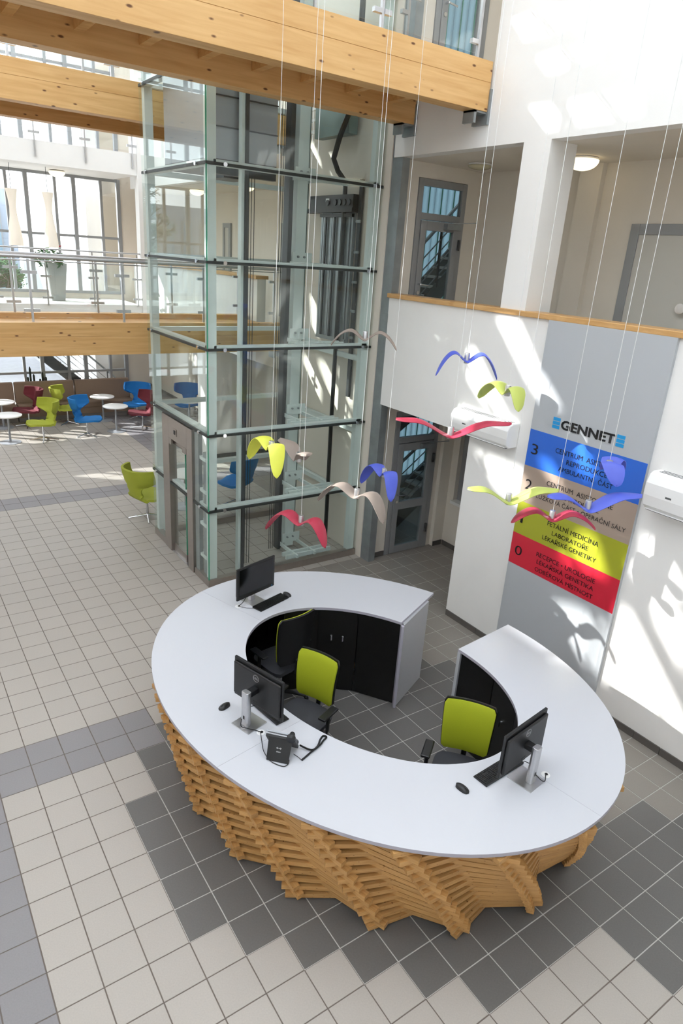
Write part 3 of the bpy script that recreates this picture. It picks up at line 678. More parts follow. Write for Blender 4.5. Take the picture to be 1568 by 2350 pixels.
# ================================================================ RECEPTION DESK
DC = Vector((10.165, -4.11)); DA = math.radians(105.1)
UX = Vector((math.cos(DA), math.sin(DA))); UYv = Vector((-math.sin(DA), math.cos(DA)))
def ep(th, r=1.0, a=7.61, b=6.01, c=None, ang=None):
    th = math.radians(th); c = c or DC
    return c + UX*(a*r*math.cos(th)) + UYv*(b*r*math.sin(th))
IC = Vector((10.184, -4.229))
def ip(th, r=1.0): return ep(th, r, 4.65, 3.228, IC)
def theta_of(P, c, a, b):
    d = Vector(P)-c; return math.degrees(math.atan2(d.dot(UYv)/b, d.dot(UX)/a))
thA, thB = theta_of((15.51,-1.07), DC, 7.61, 6.01), theta_of((16.34,-4.21), DC, 7.61, 6.01) % 360
iA, iB = theta_of((12.92,-2.25), IC, 4.65, 3.228), theta_of((13.465,-4.533), IC, 4.65, 3.228) % 360
desk = empty('reception_desk', (DC.x*T, DC.y*T, 0), label='large oval reception desk with white ring top over crossed timber slats', cat='reception desk')
ZD = 3.57
NS = 4
for k in range(NS):
    t0, t1 = k/NS, (k+1)/NS; e = .00007
    a0 = t0 + (e if k else 0); a1 = t1 - (e if k < NS-1 else 0)
    outer = [ep(thA+(thB-thA)*(a0+(a1-a0)*i/28)) for i in range(29)]
    inner = [ip(iA+(iB-iA)*(a0+(a1-a0)*i/28)) for i in range(29)]
    mb = MB()
    for i in range(28):
        o0, o1, n0, n1 = outer[i], outer[i+1], inner[i], inner[i+1]
        mb.add([(o0.x,o0.y,ZD),(o1.x,o1.y,ZD),(n1.x,n1.y,ZD),(n0.x,n0.y,ZD),(o0.x,o0.y,ZD-.1),(o1.x,o1.y,ZD-.1),(n1.x,n1.y,ZD-.1),(n0.x,n0.y,ZD-.1)], [])
        b = len(mb.v)-8
        mb.f += [(b,b+1,b+2,b+3),(b+7,b+6,b+5,b+4)]; mb.m += [0,1]
        mb.f += [(b+4,b+5,b+1,b),(b+6,b+7,b+3,b+2)]; mb.m += [1,1]
        if i == 0: mb.f.append((b+7,b+4,b,b+3)); mb.m.append(1)
        if i == 27: mb.f.append((b+5,b+6,b+2,b+1)); mb.m.append(1)
    mb.build('desk_top', [M['desk_top'], M['edge']], desk, scale=T)
def panel_line(P, Q, z0, z1, th, name, m_, par=desk):
    P, Q = Vector((P[0],P[1],(z0+z1)/2)), Vector((Q[0],Q[1],(z0+z1)/2))
    return MB().bar(P, Q, th, z1-z0).build(name, m_, par, scale=T)
panel_line((12.95,-2.30), (14.95,-1.34), 0.02, ZD-.1, .12, 'end_panel', M['grey_panel'])
panel_line((13.5,-4.60), (15.6,-4.38), 0.02, ZD-.1, .12, 'end_panel', M['grey_panel'])
panel_line((12.86,-2.42), (12.98,-2.22), 0.02, ZD-.1, .1, 'edge_strip', M['edge'])
# black cabinets round the inside: carcass, plinth and sliding doors with locks
NF = 16
for k in range(NF):
    a0 = iA+(iB-iA)*k/NF+.25; a1 = iA+(iB-iA)*(k+1)/NF-.25
    P, Q = ip(a0,1.035), ip(a1,1.035)
    if 2 < k < 13: continue
    panel_line(P, Q, .35, ZD-.12, .05, 'cabinet_door', M['black'])
    panel_line(ip(a0,1.05), ip(a1,1.05), .02, .33, .05, 'cabinet_plinth', M['black'])
    pass
for qq in ((11.3,-.3),(11.62,-.58),(13.4,-6.3),(13.25,-7.0)):
    if 1:
        q = ip(theta_of(qq, IC, 4.65, 3.228), 1.025); n_ = (IC-q).normalized()
        c = Vector((q.x+n_.x*.03, q.y+n_.y*.03, 2.4)); d3 = Vector((n_.x,n_.y,0))
        lk = MB().cyl(c, c+d3*.06, .045, 10).build('lock', M['chrome'], desk, scale=T, smooth=True)
        mb = MB(); mb.obox(c+d3*.09-Vector((0,0,.09)), d3*.006, (.03,0,0), (0,0,.09)); mb.build('key', M['chrome'], desk, scale=T)
mb = MB(); N_ = 60
for i in range(N_):
    a0, a1 = thA+3+(thB-thA-6)*i/N_, thA+3+(thB-thA-6)*(i+1)/N_
    P, Q = ep(a0,.80), ep(a1,.80); mb.add([(P.x,P.y,.1),(Q.x,Q.y,.1),(Q.x,Q.y,ZD-.11),(P.x,P.y,ZD-.11)], [(0,1,2,3)])
mb.build('carcass', M['black'], desk, scale=T)
# crossed slats
TOPN = [-74,-55,-36,-17,2,21,40,58,78,93.5,111.2,128.5,148.1,169.3,190,211,231,246,254]
SH = [13,14,14,14,14,14,14.3,14.6,11.5,13.2,15.2,18,20.8,22,22,19,13,5,0]
ub = MB().box(-.5,.5,-.5,.5,-.5,.5); _o = ub.build('slat', M['slat'], origin=(0,0,0)); slat_mesh = _o.data; bpy.data.objects.remove(_o)
rest = MB(); NL = 25; hz = 3.36/NL
dl = world_loc(desk)
for j in range(len(TOPN)-1):
    for k in range(NL):
        s_ = 1-k/(NL-1); z = .06+hz*(k+.5)
        o0 = TOPN[j]+SH[j]*s_; o1 = TOPN[j+1]+SH[j+1]*s_; sp = o1-o0
        ro = .978-.107*s_; ri = .925-.122*s_
        A_ = ep(o0, ro); B_ = ep(o0+sp*.43, ri); C_ = ep(o1, ro)
        P, Q, e0, e1 = (A_, B_, .29, .3) if k % 2 == 0 else (B_, C_, .3, .29)
        e0 += random.uniform(-.02,.02); e1 += random.uniform(-.02,.02)
        d = (Q-P); L = d.length
        if L < .2: continue
        d.normalize(); P = P-d*e0; Q = Q+d*e1; L = (Q-P).length; c = (P+Q)/2
        if 5 <= j <= 14 and not (j == 14 and k > 12):
            o = bpy.data.objects.new('slat', slat_mesh); COL.objects.link(o); o.parent = desk
            o.location = Vector((c.x*T, c.y*T, z*T))-dl; o.rotation_euler = (0,0,math.atan2(d.y,d.x)); o.scale = (L*T, .19*T, hz*.985*T)
        else: rest.bar((P.x,P.y,z), (Q.x,Q.y,z), .19, hz*.985)
o = rest.build('slats_out_of_view', M['slat'], desk, scale=T); o.name = 'slat_stack'; o['kind'] = 'stuff'
for i, (x, y) in enumerate(((2.497,.422),(1.763,-1.498),(3.416,-2.993))):
    g = empty('cable_grommet', (x,y,ZD*T), label=('round white cable grommet at the rear left monitor', 'round pale cable grommet with cables between front left monitor and phone', 'round white cable grommet behind the right monitor')[i], cat='grommet', group='desk cable grommets')
    MB().lathe([(.034,0),(.034,.003),(.024,.004),(.022,.001),(0,.001)], (0,0,0), 20).build('ring', M['label_w'], g, local=True, smooth=True)
    MB().cyl((.008,0,.001),(.008,0,.0055),.012,12).build('opening', M['black'], g, local=True)

# ---- monitors, keyboards, mice
ZT = ZD*T
def make_monitor(x, y, rot, off, label, power, cable=True, logo=True):
    g = empty('monitor', (x,y,ZT), rot, label=label, cat='monitor', group='all-in-one desktop computers')
    mb = MB(); mb.box(-.10,.10,-.105,.105,0,.006); mb.build('base_plate', M['alu'], g, local=True, bevel=.002)
    mb = MB(); mb.prism([(-.036,.03),(-.03,.012),(.03,.012),(.036,.03),(.036,.05),(.028,.062),(-.028,.062),(-.036,.05)], .006, .325); st = mb.build('stand', M['alu'], g, local=True, bevel=.004)
    mb = MB(); mb.obox((0,.0625,.09),(.008,0,0),(0,.001,0),(0,0,.016)); mb.build('cable_hole', M['black'], st, local=True)
    yb = -off+.012
    mb = MB(); mb.box(-.03,.03,yb+.02,.02,.27,.315); mb.build('tilt_arm', M['blackm'], g, local=True, bevel=.003)
    z0, z1 = .105, .475; W = .275
    mb = MB(); mb.box(-W,W,yb-.022,yb,z0,z1); b = mb.build('housing', M['blackm'], g, local=True, bevel=.005)
    mb = MB(); mb.box(-W+.012,W-.012,yb,yb+.022,z0+.03,z1-.03); mb.build('back_cover', M['blackm'], g, local=True, bevel=.012)
    mb = MB(); mb.box(-.245,.245,yb-.0235,yb-.0215,z0+.045,z1-.02); mb.build('screen', M['blackg'], g, local=True)
    mb = MB(); mb.box(-.2,.2,yb+.0205,yb+.0225,z1-.045,z1-.04); mb.build('vent_slot', M['black'], g, local=True)
    mb = MB()
    for k in range(5): mb.box(.25,.256,yb+.0215,yb+.0225,.15+k*.02,.162+k*.02)
    mb.box(-.02,.03,yb+.0215,yb+.0235,z0+.04,z0+.07); o = mb.build('port_row', M['black'], g, local=True); o['kind'] = 'stuff'
    mb = MB(); mb.box(.232,.24,yb-.0238,yb-.022,z0+.012,z0+.026); mb.build('energy_sticker', M['cyan'], g, local=True)
    if logo:
        ring = [(.03*math.cos(a), yb+.0228, .395+.03*math.sin(a)) for a in [2*math.pi*k/28 for k in range(28)]]
        MB().tube(ring, .0016, 6, closed=True).build('logo_ring', M['alu'], g, local=True)
        t_ = text_mesh('DELL', M['alu'], .05, .017, g, Matrix(((-1,0,0,0),(0,0,1,yb+.0232),(0,1,0,.395),(0,0,0,1))), name='logo_text')
        mb = MB(); mb.tube([(.0,yb+.03,.14),(.01,.02,.16),(.0,.05,.12),(.0,.064,.09)], .003, 6); mb.build('power_cable', M['rubber'], g, local=True, smooth=True)
    else:
        mb = MB(); mb.box(-.02,.018,.0105,.012,.055,.075); mb.build('asset_label', M['label_w'], st, local=True)
    return g
def text_mesh(txt, m_, w, h, parent, mtx, name='lettering', bold=0.0, fit=True):
    cu = bpy.data.curves.new(name, 'FONT'); cu.body = txt; cu.align_x = 'CENTER'; cu.align_y = 'CENTER'; cu.offset = bold; cu.extrude = 0.0; cu.resolution_u = 3
    to = bpy.data.objects.new(name, cu); COL.objects.link(to); bpy.context.view_layer.update()
    me = bpy.data.meshes.new_from_object(to.evaluated_get(bpy.context.evaluated_depsgraph_get())); bpy.data.objects.remove(to)
    V = np.empty(len(me.vertices)*3); me.vertices.foreach_get('co', V); V = V.reshape(-1,3); mn, mx = V.min(0), V.max(0); c = (mn+mx)/2
    s = np.array([w/(mx[0]-mn[0]), h/(mx[1]-mn[1]), 1]); V = (V-c)*s; V[:,2] = 0
    R3 = np.array(mtx)[:3,:3]; V = V@R3.T + np.array(mtx)[:3,3]
    me.vertices.foreach_set('co', V.ravel()); me.materials.clear(); me.materials.append(m_); me.name = name; me.update()
    o = bpy.data.objects.new(name, me); COL.objects.link(o); o.parent = parent; return o
make_monitor(2.70,.462, math.radians(16.3), .03, 'monitor facing the viewer at the rear left of the desk', 0, logo=False)
make_monitor(1.735,-1.349, math.radians(106.8), .10, 'black monitor seen from behind on the front left of the desk', 0)
make_monitor(3.249,-2.946, math.radians(188), .085, 'black monitor seen from behind on the right part of the desk', 0)
def make_keyboard(x, y, rot, label):
    g = empty('keyboard', (x,y,ZT), rot, label=label, cat='keyboard', group='black keyboards')
    mb = MB(); mb.add([(-.22,-.065,.001),(.22,-.065,.001),(.22,.065,.001),(-.22,.065,.001),(-.22,-.065,.009),(.22,-.065,.009),(.22,.065,.02),(-.22,.065,.02)], [(3,2,1,0),(4,5,6,7),(0,1,5,4),(1,2,6,5),(2,3,7,6),(3,0,4,7)])
    mb.build('base', M['blackm'], g, local=True, bevel=.002)
    ks = MB(); bl = MB()
    for r in range(6):
        yy = -.05+r*.0185+(.004 if r == 5 else 0); zz = .010+(yy+.065)*.085
        x = -.212; 
        while x < .205:
            wdt = .0165
            if r == 0 and -.14 < x < -.04: wdt = .1
            if .066 < x < .076 or .134 < x < .143: x += .009; continue
            if not (r in (1,3) and .076 < x < .13 and r != 3) or True:
                (bl if (r == 1 and .08 < x < .13) else ks).box(x, x+wdt-.003, yy-.0078, yy+.0078, zz, zz+.0035)
            x += wdt+.001
    o = ks.build('keys', M['blackm'], g, local=True); o['kind'] = 'stuff'
    return g
make_keyboard(2.845,.327, math.radians(17.5), 'black keyboard in front of the rear left monitor')
make_keyboard(1.945,-1.262, math.radians(98), 'black keyboard partly hidden below the front left monitor')
make_keyboard(3.135,-2.775, math.radians(184), 'black keyboard sticking out left of the right monitor')
def make_mouse(x, y, rot, label):
    g = empty('mouse', (x,y,ZT), rot, label=label, cat='mouse', group='wireless mice')
    V = []; F = []; nu, nv = 14, 8
    def shp(u, v):
        yy = (u-.5)*.115; wv = .031*math.sqrt(max(0, 1-abs(2*u-1)**3.2))*(1-.12*(1-u)); a = math.pi*v
        hgt = (.034 if u < .55 else .034)*(1-abs(2*(u-.42))**2.6*.6)
        return (-wv*math.cos(a), yy, .001+max(.003,hgt)*math.sin(a)**.7)
    for i in range(nu+1):
        for j in range(nv+1): V.append(shp(i/nu, j/nv))
    for i in range(nu):
        for j in range(nv): F.append((i*(nv+1)+j,(i+1)*(nv+1)+j,(i+1)*(nv+1)+j+1,i*(nv+1)+j+1))
    mb = MB(); mb.add(V, F); mb.build('body', M['blackm'], g, local=True, smooth=60)
    MB().cyl((-.003,.028,.030),(.003,.028,.030),.008,12).build('wheel', M['dark_steel'], g, local=True)
    return g
make_mouse(3.088,.398, math.radians(195), 'black mouse touching the keyboard of the rear left monitor')
make_mouse(1.645,-1.069, math.radians(106), 'black mouse lying alone left of the front left monitor')
make_mouse(2.75,-2.776, math.radians(190), 'black mouse lying left of the right keyboard')

# ---- telephone
ph = empty('telephone', (1.765,-1.805,ZT), math.radians(133), label='black desk telephone with coiled handset cord on the front of the desk', cat='telephone')
mb = MB(); mb.add([(-.085,.075,.004),(.085,.075,.004),(.095,-.01,.17),(-.095,-.01,.17),(-.085,.066,.004),(.085,.066,.004),(.095,-.022,.165),(-.095,-.022,.165)],
   [(0,1,2,3)[::-1],(4,5,6,7),(0,1,5,4),(1,2,6,5),(2,3,7,6),(3,0,4,7)]); mb.build('back_stand', M['blackm'], ph, local=True, bevel=.002)
mb = MB(); mb.add([(-.115,-.12,.03),(.12,-.12,.03),(.12,-.015,.175),(-.115,-.015,.175),(-.115,-.105,.012),(.12,-.105,.012),(.12,.0,.16),(-.115,.0,.16)],
   [(0,1,2,3),(7,6,5,4),(0,4,5,1),(1,5,6,2),(2,6,7,3),(3,7,4,0)]); mb.build('body', M['blackm'], ph, local=True, bevel=.004)
mb = MB(); mb.obox((.03,-.03,.185),(.085,0,0),(0,.022,.024),(0,-.004,.004)); mb.build('display_hood', M['silver'], ph, local=True, bevel=.003)
mb = MB(); mb.tube([(-.085,-.125,.05),(-.085,-.10,.085),(-.085,-.05,.15),(-.085,-.02,.205),(-.085,.015,.2)], [.026,.018,.018,.022,.026], 12); mb.build('handset', M['blackm'], ph, local=True, smooth=True)
mb = MB(); mb.tube([(-.085,.0,.198),(-.085,.03,.19)], .034, 16); mb.build('earpiece', M['blackm'], ph, local=True, smooth=True)
mb = MB()
for k in range(5): mb.box(-.012+.006*k-.001,-.011+.006*k+.001,0,.001,.0,.004+.004*((k+1)%2))
lo = empty('logo', (0,.038,.09)); lo.parent = ph
tl = Matrix(((-1,0,0,0),(0,-.45,.89,.0395+.001),(0,.89,.45,.098),(0,0,0,1)))
text_mesh('cisco', M['label_w'], .034, .011, ph, Matrix(((-1,0,0,0),(0,-.44,.9,.0445),(0,.87,.46,.075),(0,0,0,1))), name='logo_text')
for k in range(7):
    hh = (.004,.008,.004,.002,.004,.008,.004)[k]*.9; xx = .018-.006*k; tt = .098
    MB().obox((xx,.0445-(tt-.075)*.5,tt),(.0012,0,0),(0,-.44*hh,.87*hh),(0,.0008,.0004)).build('logo_bar', M['label_w'], ph, local=True)
bpy.data.objects.remove(lo)
zc = ZT+.006
def cord(pts, r, m_, name, label, coil=0, cat='cable', zz=None):
    pts = [Vector((p[0], p[1], (p[2] if len(p) > 2 else zc))) for p in pts]; out = []
    for i in range(len(pts)-1):
        p0, p1, p2, p3 = pts[max(i-1,0)], pts[i], pts[i+1], pts[min(i+2,len(pts)-1)]
        for k in range(8):
            t = k/8; out.append(.5*((2*p1)+(-p0+p2)*t+(2*p0-5*p1+4*p2-p3)*t*t+(-p0+3*p1-3*p2+p3)*t**3))
    out.append(pts[-1])
    if coil:
        coil *= .6
        L = [0]
        for i in range(1,len(out)): L.append(L[-1]+(out[i]-out[i-1]).length)
        n = int(L[-1]/coil*6); res = []; k = 0
        for i in range(n+1):
            d = L[-1]*i/n
            while k < len(L)-2 and L[k+1] < d: k += 1
            t = (d-L[k])/max(1e-9,L[k+1]-L[k]); p = out[k].lerp(out[k+1], t); tg = (out[k+1]-out[k]).normalized(); sx = tg.cross(Vector((0,0,1))).normalized(); a = i*2*math.pi/6
            res.append(p+sx*.0055*math.cos(a)+Vector((0,0,1))*(.006*math.sin(a)+.003))
        out = res; r = .0026
    o = MB().tube(out, r, 6).build(name, m_, smooth=True); return tag(o, label, cat)
cord([(1.939,-1.808,zc+.02),(2.003,-1.879),(2.079,-1.871,zc+.004),(2.138,-1.836),(2.185,-1.812),(2.169,-1.788),(2.126,-1.812),(2.057,-1.878,zc+.012),(1.976,-1.902),(1.882,-1.936)], .004, M['silver'] if False else M['blackm'], 'coiled_cord', 'coiled dark telephone cord looping on the white desk top', coil=.008)
cord([(1.882,-1.936),(1.875,-1.889),(1.862,-1.845)], .0025, M['rubber'], 'cord_end', 'thin straight cord end between coil and telephone')
cord([(1.763,-1.498,ZT+.004),(1.755,-1.51),(1.719,-1.597),(1.68,-1.699),(1.671,-1.809),(1.694,-1.875),(1.733,-1.924),(1.775,-1.917),(1.800,-1.885)], .003, M['rubber'], 'network_cable', 'black cable running from the grommet round to the telephone')
cord([(1.655,-1.372,ZT+.088),(1.645,-1.385,ZT+.03),(1.69,-1.42,ZT+.012),(1.73,-1.46,ZT+.010),(1.763,-1.498,ZT+.006)], .0035, M['rubber'], 'monitor_cable', 'black cable from the stand of the front left monitor to the grommet')
cord([(3.262,-3.012,ZT+.085),(3.29,-3.05,ZT+.05),(3.35,-3.04,ZT+.012),(3.416,-2.993,ZT+.006)], .0035, M['rubber'], 'monitor_cable', 'black cable from the stand of the right monitor to its grommet')
cord([(2.60,.43,ZT+.1),(2.55,.425,ZT+.03),(2.497,.422,ZT+.006)], .0035, M['rubber'], 'monitor_cable', 'black cable hanging from the rear left monitor into its grommet')
cord([(2.50,.415,ZT+.008),(2.55,.35,ZT+.005),(2.62,.30,ZT+.006)], .002, M['rubber'], 'keyboard_cable', 'thin keyboard cable near the rear left grommet')

# ---- office chairs
def make_office_chair(x, y, rot, seat, top, label):      # local +y is the way the chair faces
    g = empty('office_chair', (x,y,0), rot, label=label, cat='office chair', group='office chairs behind the desk')
    mb = MB()
    def sf(u, v): 
        a = (u-.5)*.48*(1-.25*abs(2*v-1)**6); return (a, (v-.5)*.47, seat-.02*(2*u-1)**2-.015*v**4)
    mb.slab(sf, 14, 12, .055); mb.build('seat', M['fabric_black'], g, local=True, smooth=60)
    hb = top-seat-.09; zb = seat+.09
    def wd(v): return .235*(1-.10*(1-v))*(1-.10*max(0,(v-.9)/.1)**2-.13*max(0,(.08-v)/.08)**2)
    def bf(off, k=1.0):
        def f(u, v):
            a = (2*u-1)*wd(v)*k; return (a, -.245+off+.07*(a/.235)**2*.6-.06*math.sin(math.pi*v)*-.4-.05*v, zb+hb*(v if k == 1 else .015+v*.97))
        return f
    mb = MB(); mb.slab(bf(0), 16, 14, .022); mb.build('back_shell', M['blackm'], g, local=True, smooth=60)
    mb = MB(); mb.slab(bf(.027,.97), 16, 14, lambda u, v: .036*(1-.6*abs(2*u-1)**6)*(1-.6*abs(2*v-1)**8)); mb.build('back_cushion', M['lime'], g, local=True, smooth=60)
    mb = MB(); mb.tube([(0,-.15,seat-.05),(0,-.27,seat-.03),(0,-.29,seat+.14)], .025, 10); mb.build('back_bracket', M['blackm'], g, local=True, smooth=True)
    for s_ in (-1, 1):
        mb = MB(); mb.tube([(s_*.15,0,seat-.05),(s_*.29,0,seat-.05),(s_*.295,0,seat+.0),(s_*.295,0,seat+.17)], .019, 8); p = mb.build('arm_post', M['blackm'], g, local=True, smooth=True)
        mb = MB(); mb.box(s_*.295-.042,s_*.295+.042,-.12,.12,seat+.17,seat+.195); mb.build('arm_pad', M['blackm'], g, local=True, bevel=.012)
    MB().cyl((0,0,.08),(0,0,seat-.1),.022,14).build('gas_lift', M['chrome'], g, local=True, smooth=True)
    mb = MB(); mb.box(-.09,.09,-.1,.1,seat-.11,seat-.04); mb.build('mechanism', M['blackm'], g, local=True, bevel=.01)
    for k in range(5):
        a = math.radians(72*k+20); c, s2 = math.cos(a), math.sin(a)
        mb = MB(); mb.tube([(0,0,.095),(.16*c,.16*s2,.085),(.3*c,.3*s2,.068)], [.028,.02,.014], 8); lg = mb.build('base_arm', M['blackm'], g, local=True, smooth=True)
        mb = MB(); mb.cyl((.3*c-.022*s2,.3*s2+.022*c,.028),(.3*c+.022*s2,.3*s2-.022*c,.028),.028,14); mb.build('castor', M['rubber'], lg, local=True, smooth=True)
    return g
make_office_chair(2.85,.075, math.radians(8), .50, 1.17, 'office chair with black back turned to the viewer below the rear left monitor')
make_office_chair(2.56,-.86, math.radians(113), .47, 1.06, 'lime backed office chair near the front left monitor')
make_office_chair(3.36,-2.2, math.radians(127), .47, 1.06, 'lime backed office chair by the keyboard of the right monitor')

# ================================================================ BIRD PENDANTS
def make_bird(x, y, z, ang, shape, m_, label, span=.46, droop=.30):
    # ang: 0 = wings across the view, positive = right wing nearer
    rt = Vector((.8279,-.5608,0)); tw = Vector((-.5608,-.8279,0)); a = math.radians(ang)
    wv = rt*math.cos(a)+tw*math.sin(a)
    g = empty('bird_pendant', (x,y,z), math.atan2(wv.y,wv.x), label=label, cat='hanging bird', group='coloured gull shapes hanging on wires')
    def prof(t):
        if shape == 'M': return .095*math.sin(min(1,t/.42)*math.pi/2)**1.6 - droop*max(0,(t-.42)/.58)**1.7
        return .14*math.sin(min(1,t/.7)*math.pi/2)**1.5 + .02*t
    def ch(t): return (.13+.06*math.sin(min(1,t/.5)*math.pi/2))*math.sqrt(max(.0006,1-max(0,(t-.45)/.55)**2.4))
    def fn(u, v):
        t = abs(u); sp = span*(t if shape == 'V' else t-.10*t**3)
        c = ch(t); yy = (v-.5)*c-.10*t**1.6*(1 if shape == 'M' else .8)
        return (math.copysign(sp,u), yy, prof(t)+.02*(1-(2*v-1)**2))
    MB().slab(fn, 44, 8, .006, u0=-1., u1=1.).build('wings', m_, g, local=True, smooth=60)
    MB().lathe([(.028,-.012),(.03,-.01),(.03,.095),(.027,.1),(.004,.1)], (0,-.0,0), 20).build('hub', M['alu'], g, local=True, smooth=True)
    MB().cyl((0,0,.1),(0,0,ZR*T-z-.01),.0022,6).build('wire', M['cable'], g, local=True)
    return g
BIRDS = [
 (4.278,0.900,3.790, 8,'M','b_grey','taupe bird hanging highest, seen edge-on in front of the lift glass',.41,.17),
 (5.054,0.040,3.658, 0,'M','b_blue','blue bird with drooping wings in front of the parapet wall',.375,.25),
 (4.054,-.866,3.13, -6,'V','b_red','crimson bird with wide flat wings in front of the left air conditioner',.55),
 (5.054,-0.605,3.424, 64,'M','b_lime','lime bird turned sideways above the left air conditioner',.36,.20),
 (3.113,0.901,2.626, 60,'M','b_yellow','yellow bird hanging over the desk in front of the lift',.41),
 (3.469,0.898,2.462, 62,'V','b_grey','taupe bird with raised wing just right of the yellow one',.36),
 (3.71,.073,2.26, 40,'M','b_grey','large taupe bird gliding before the foot of the steel column',.50,.24),
 (4.675,0.831,2.144, 62,'M','b_blue','blue bird hanging in front of the ground-floor lobby door',.40),
 (3.123,0.232,1.992, 32,'M','b_red','crimson bird hanging lowest, above the rear left monitor',.425,.23),
 (4.573,-1.249,2.513, -8,'V','b_lime','lime bird with spread wings left of the sign board',.46),
 (4.722,-2.019,2.68, -12,'V','b_blue','large blue bird in front of the sign board',.46),
 (5.054,-1.927,2.984, -66,'M','b_blue','small blue bird turned sideways high before the blue sign stripe',.24,.17),
 (5.054,-1.428,2.320, 4,'M','b_red','crimson bird with arched wings before the lime sign stripe',.46,.13)]
for b in BIRDS: make_bird(b[0],b[1],b[2],b[3],b[4],M[b[5]],b[6],b[7],b[8] if len(b) > 8 else .30)

# ================================================================ SIGN BOARD AND AIR CONDITIONERS
sg = empty('sign_board', (XW*T, -3.74*T, .3*T), label='tall silver direction board with blue, taupe, lime and red floor stripes', cat='sign board')
XS = XW-.13
cube('panel', M['p_grey'], XS,XW-.003,-6.23,-1.25,.35,13.86, sg)
for z0, z1, k in ((8.38,9.82,'p_blue'),(6.9,8.38,'p_taupe'),(5.54,6.9,'p_lime'),(4.2,5.54,'p_red')):
    cube('stripe', M[k], XS-.006,XS,-6.22,-1.26,z0,z1, sg)
def sign_text(t, y0, y1, z0, z1, m_=None, bold=0):
    loc = world_loc(sg); c = Vector(((XS-.018)*T,(y0+y1)/2*T,(z0+z1)/2*T))-loc
    mt = Matrix(((0,0,-1,c.x),(-1,0,0,c.y),(0,1,0,c.z),(0,0,0,1)))
    return text_mesh(t, m_ or M['ink'], abs(y1-y0)*T, (z1-z0)*T, sg, mt, bold=bold)
sign_text('GENNET', -2.6, -4.88, 10.12, 10.47, bold=.035)
for y0, y1 in ((-2.22,-2.54),(-4.92,-5.23)):
    for k in range(3): cube('logo_bar', M['cyan'], XS-.012,XS,min(y0,y1),max(y0,y1),10.09+k*.145,10.21+k*.145, sg)
sign_text('3',-1.46,-1.78,8.88,9.29); sign_text('2',-1.46,-1.78,7.45,7.86); sign_text('1',-1.52,-1.64,6.02,6.43); sign_text('0',-1.5,-1.86,4.64,5.04)
CAP = .185
def line(t, ya, yb, zt, acc=True):
    z1 = zt+(.055 if acc else 0); sign_text(t, ya, yb, zt-CAP, z1)
line('CENTRUM  ASISTOVANÉ',-2.576,-5.46,9.40); line('REPRODUKCE',-3.135,-4.87,9.09,False); line('AMBULANTNÍ  ČÁST',-2.84,-5.17,8.77)
line('CENTRUM  ASISTOVANÉ',-2.45,-5.35,8.07); line('REPRODUKCE',-3.1,-4.85,7.76,False); line('LŮŽKOVÁ ČÁST • OPERAČNÍ SÁLY',-2.07,-6.0,7.45)
line('FETÁLNÍ MEDICÍNA',-2.82,-5.12,6.56); line('LABORATOŘE',-3.1,-4.75,6.25); line('LÉKAŘSKÉ GENETIKY',-2.7,-5.15,5.94)
line('RECEPCE • UROLOGIE',-2.577,-5.3,5.16,False); line('LÉKAŘSKÁ GENETIKA',-2.65,-5.3,4.86); line('ODBĚROVÁ MÍSTNOST',-2.62,-5.33,4.54)
def make_ac(y0, y1, z0, z1, label):
    g = empty('air_conditioner', (XW*T, (y0+y1)/2*T, z0*T), label=label, cat='air conditioner', group='white wall air conditioners')
    d = .68; h = z1-z0
    pr = [(0,0),(-.45,0),(-.62,.12*h),(-d,.4*h),(-d,.72*h),(-.56,.93*h),(-.4,h),(0,h)]
    def pp(y): return [(XW-.004+x, y, z0+z) for x, z in pr]
    mb = MB(); a, b = pp(y0), pp(y1); n = len(pr)
    mb.add(a+b, [tuple(range(n)), tuple(range(n,2*n))[::-1]]+[(i,n+i,n+(i+1)%n,(i+1)%n) for i in range(n)])
    mb.build('housing', M['ac'], g, scale=T, bevel=.012)
    mb = MB()
    for k in range(3):
        xx = XW-.1-.12*k; mb.box(xx-.04,xx,y0+.2,y1-.2,z1-.012,z1+.008)
    o = mb.build('intake_slots', M['slot'], g, scale=T); o['kind'] = 'stuff'
    mb = MB(); p, q = Vector((XW-.47,y0+.12,z0+.0)), Vector((XW-.47,y1-.12,z0)); mb.bar(p+Vector((0,0,-.01)), q+Vector((0,0,-.01)), .14, .03); mb.build('louvre_slot', M['slot'], g, scale=T)
    mb = MB(); mb.bar((XW-.52,y0+.12,z0+.02),(XW-.52,y1-.12,z0+.02),.12,.03); mb.build('louvre', M['ac'], g, scale=T)
    mb = MB(); mb.box(XW-d-.006,XW-d+.02,y1-.95,y1-.75,z0+.45*h,z0+.5*h); mb.build('badge', M['slot'], g, scale=T)
    return g
make_ac(-.62, 2.62, 8.87, 9.85, 'white wall air conditioner in sunlight above the lobby opening')
make_ac(-9.95, -6.6, 8.5, 9.75, 'white wall air conditioner cut by the right edge of the picture')

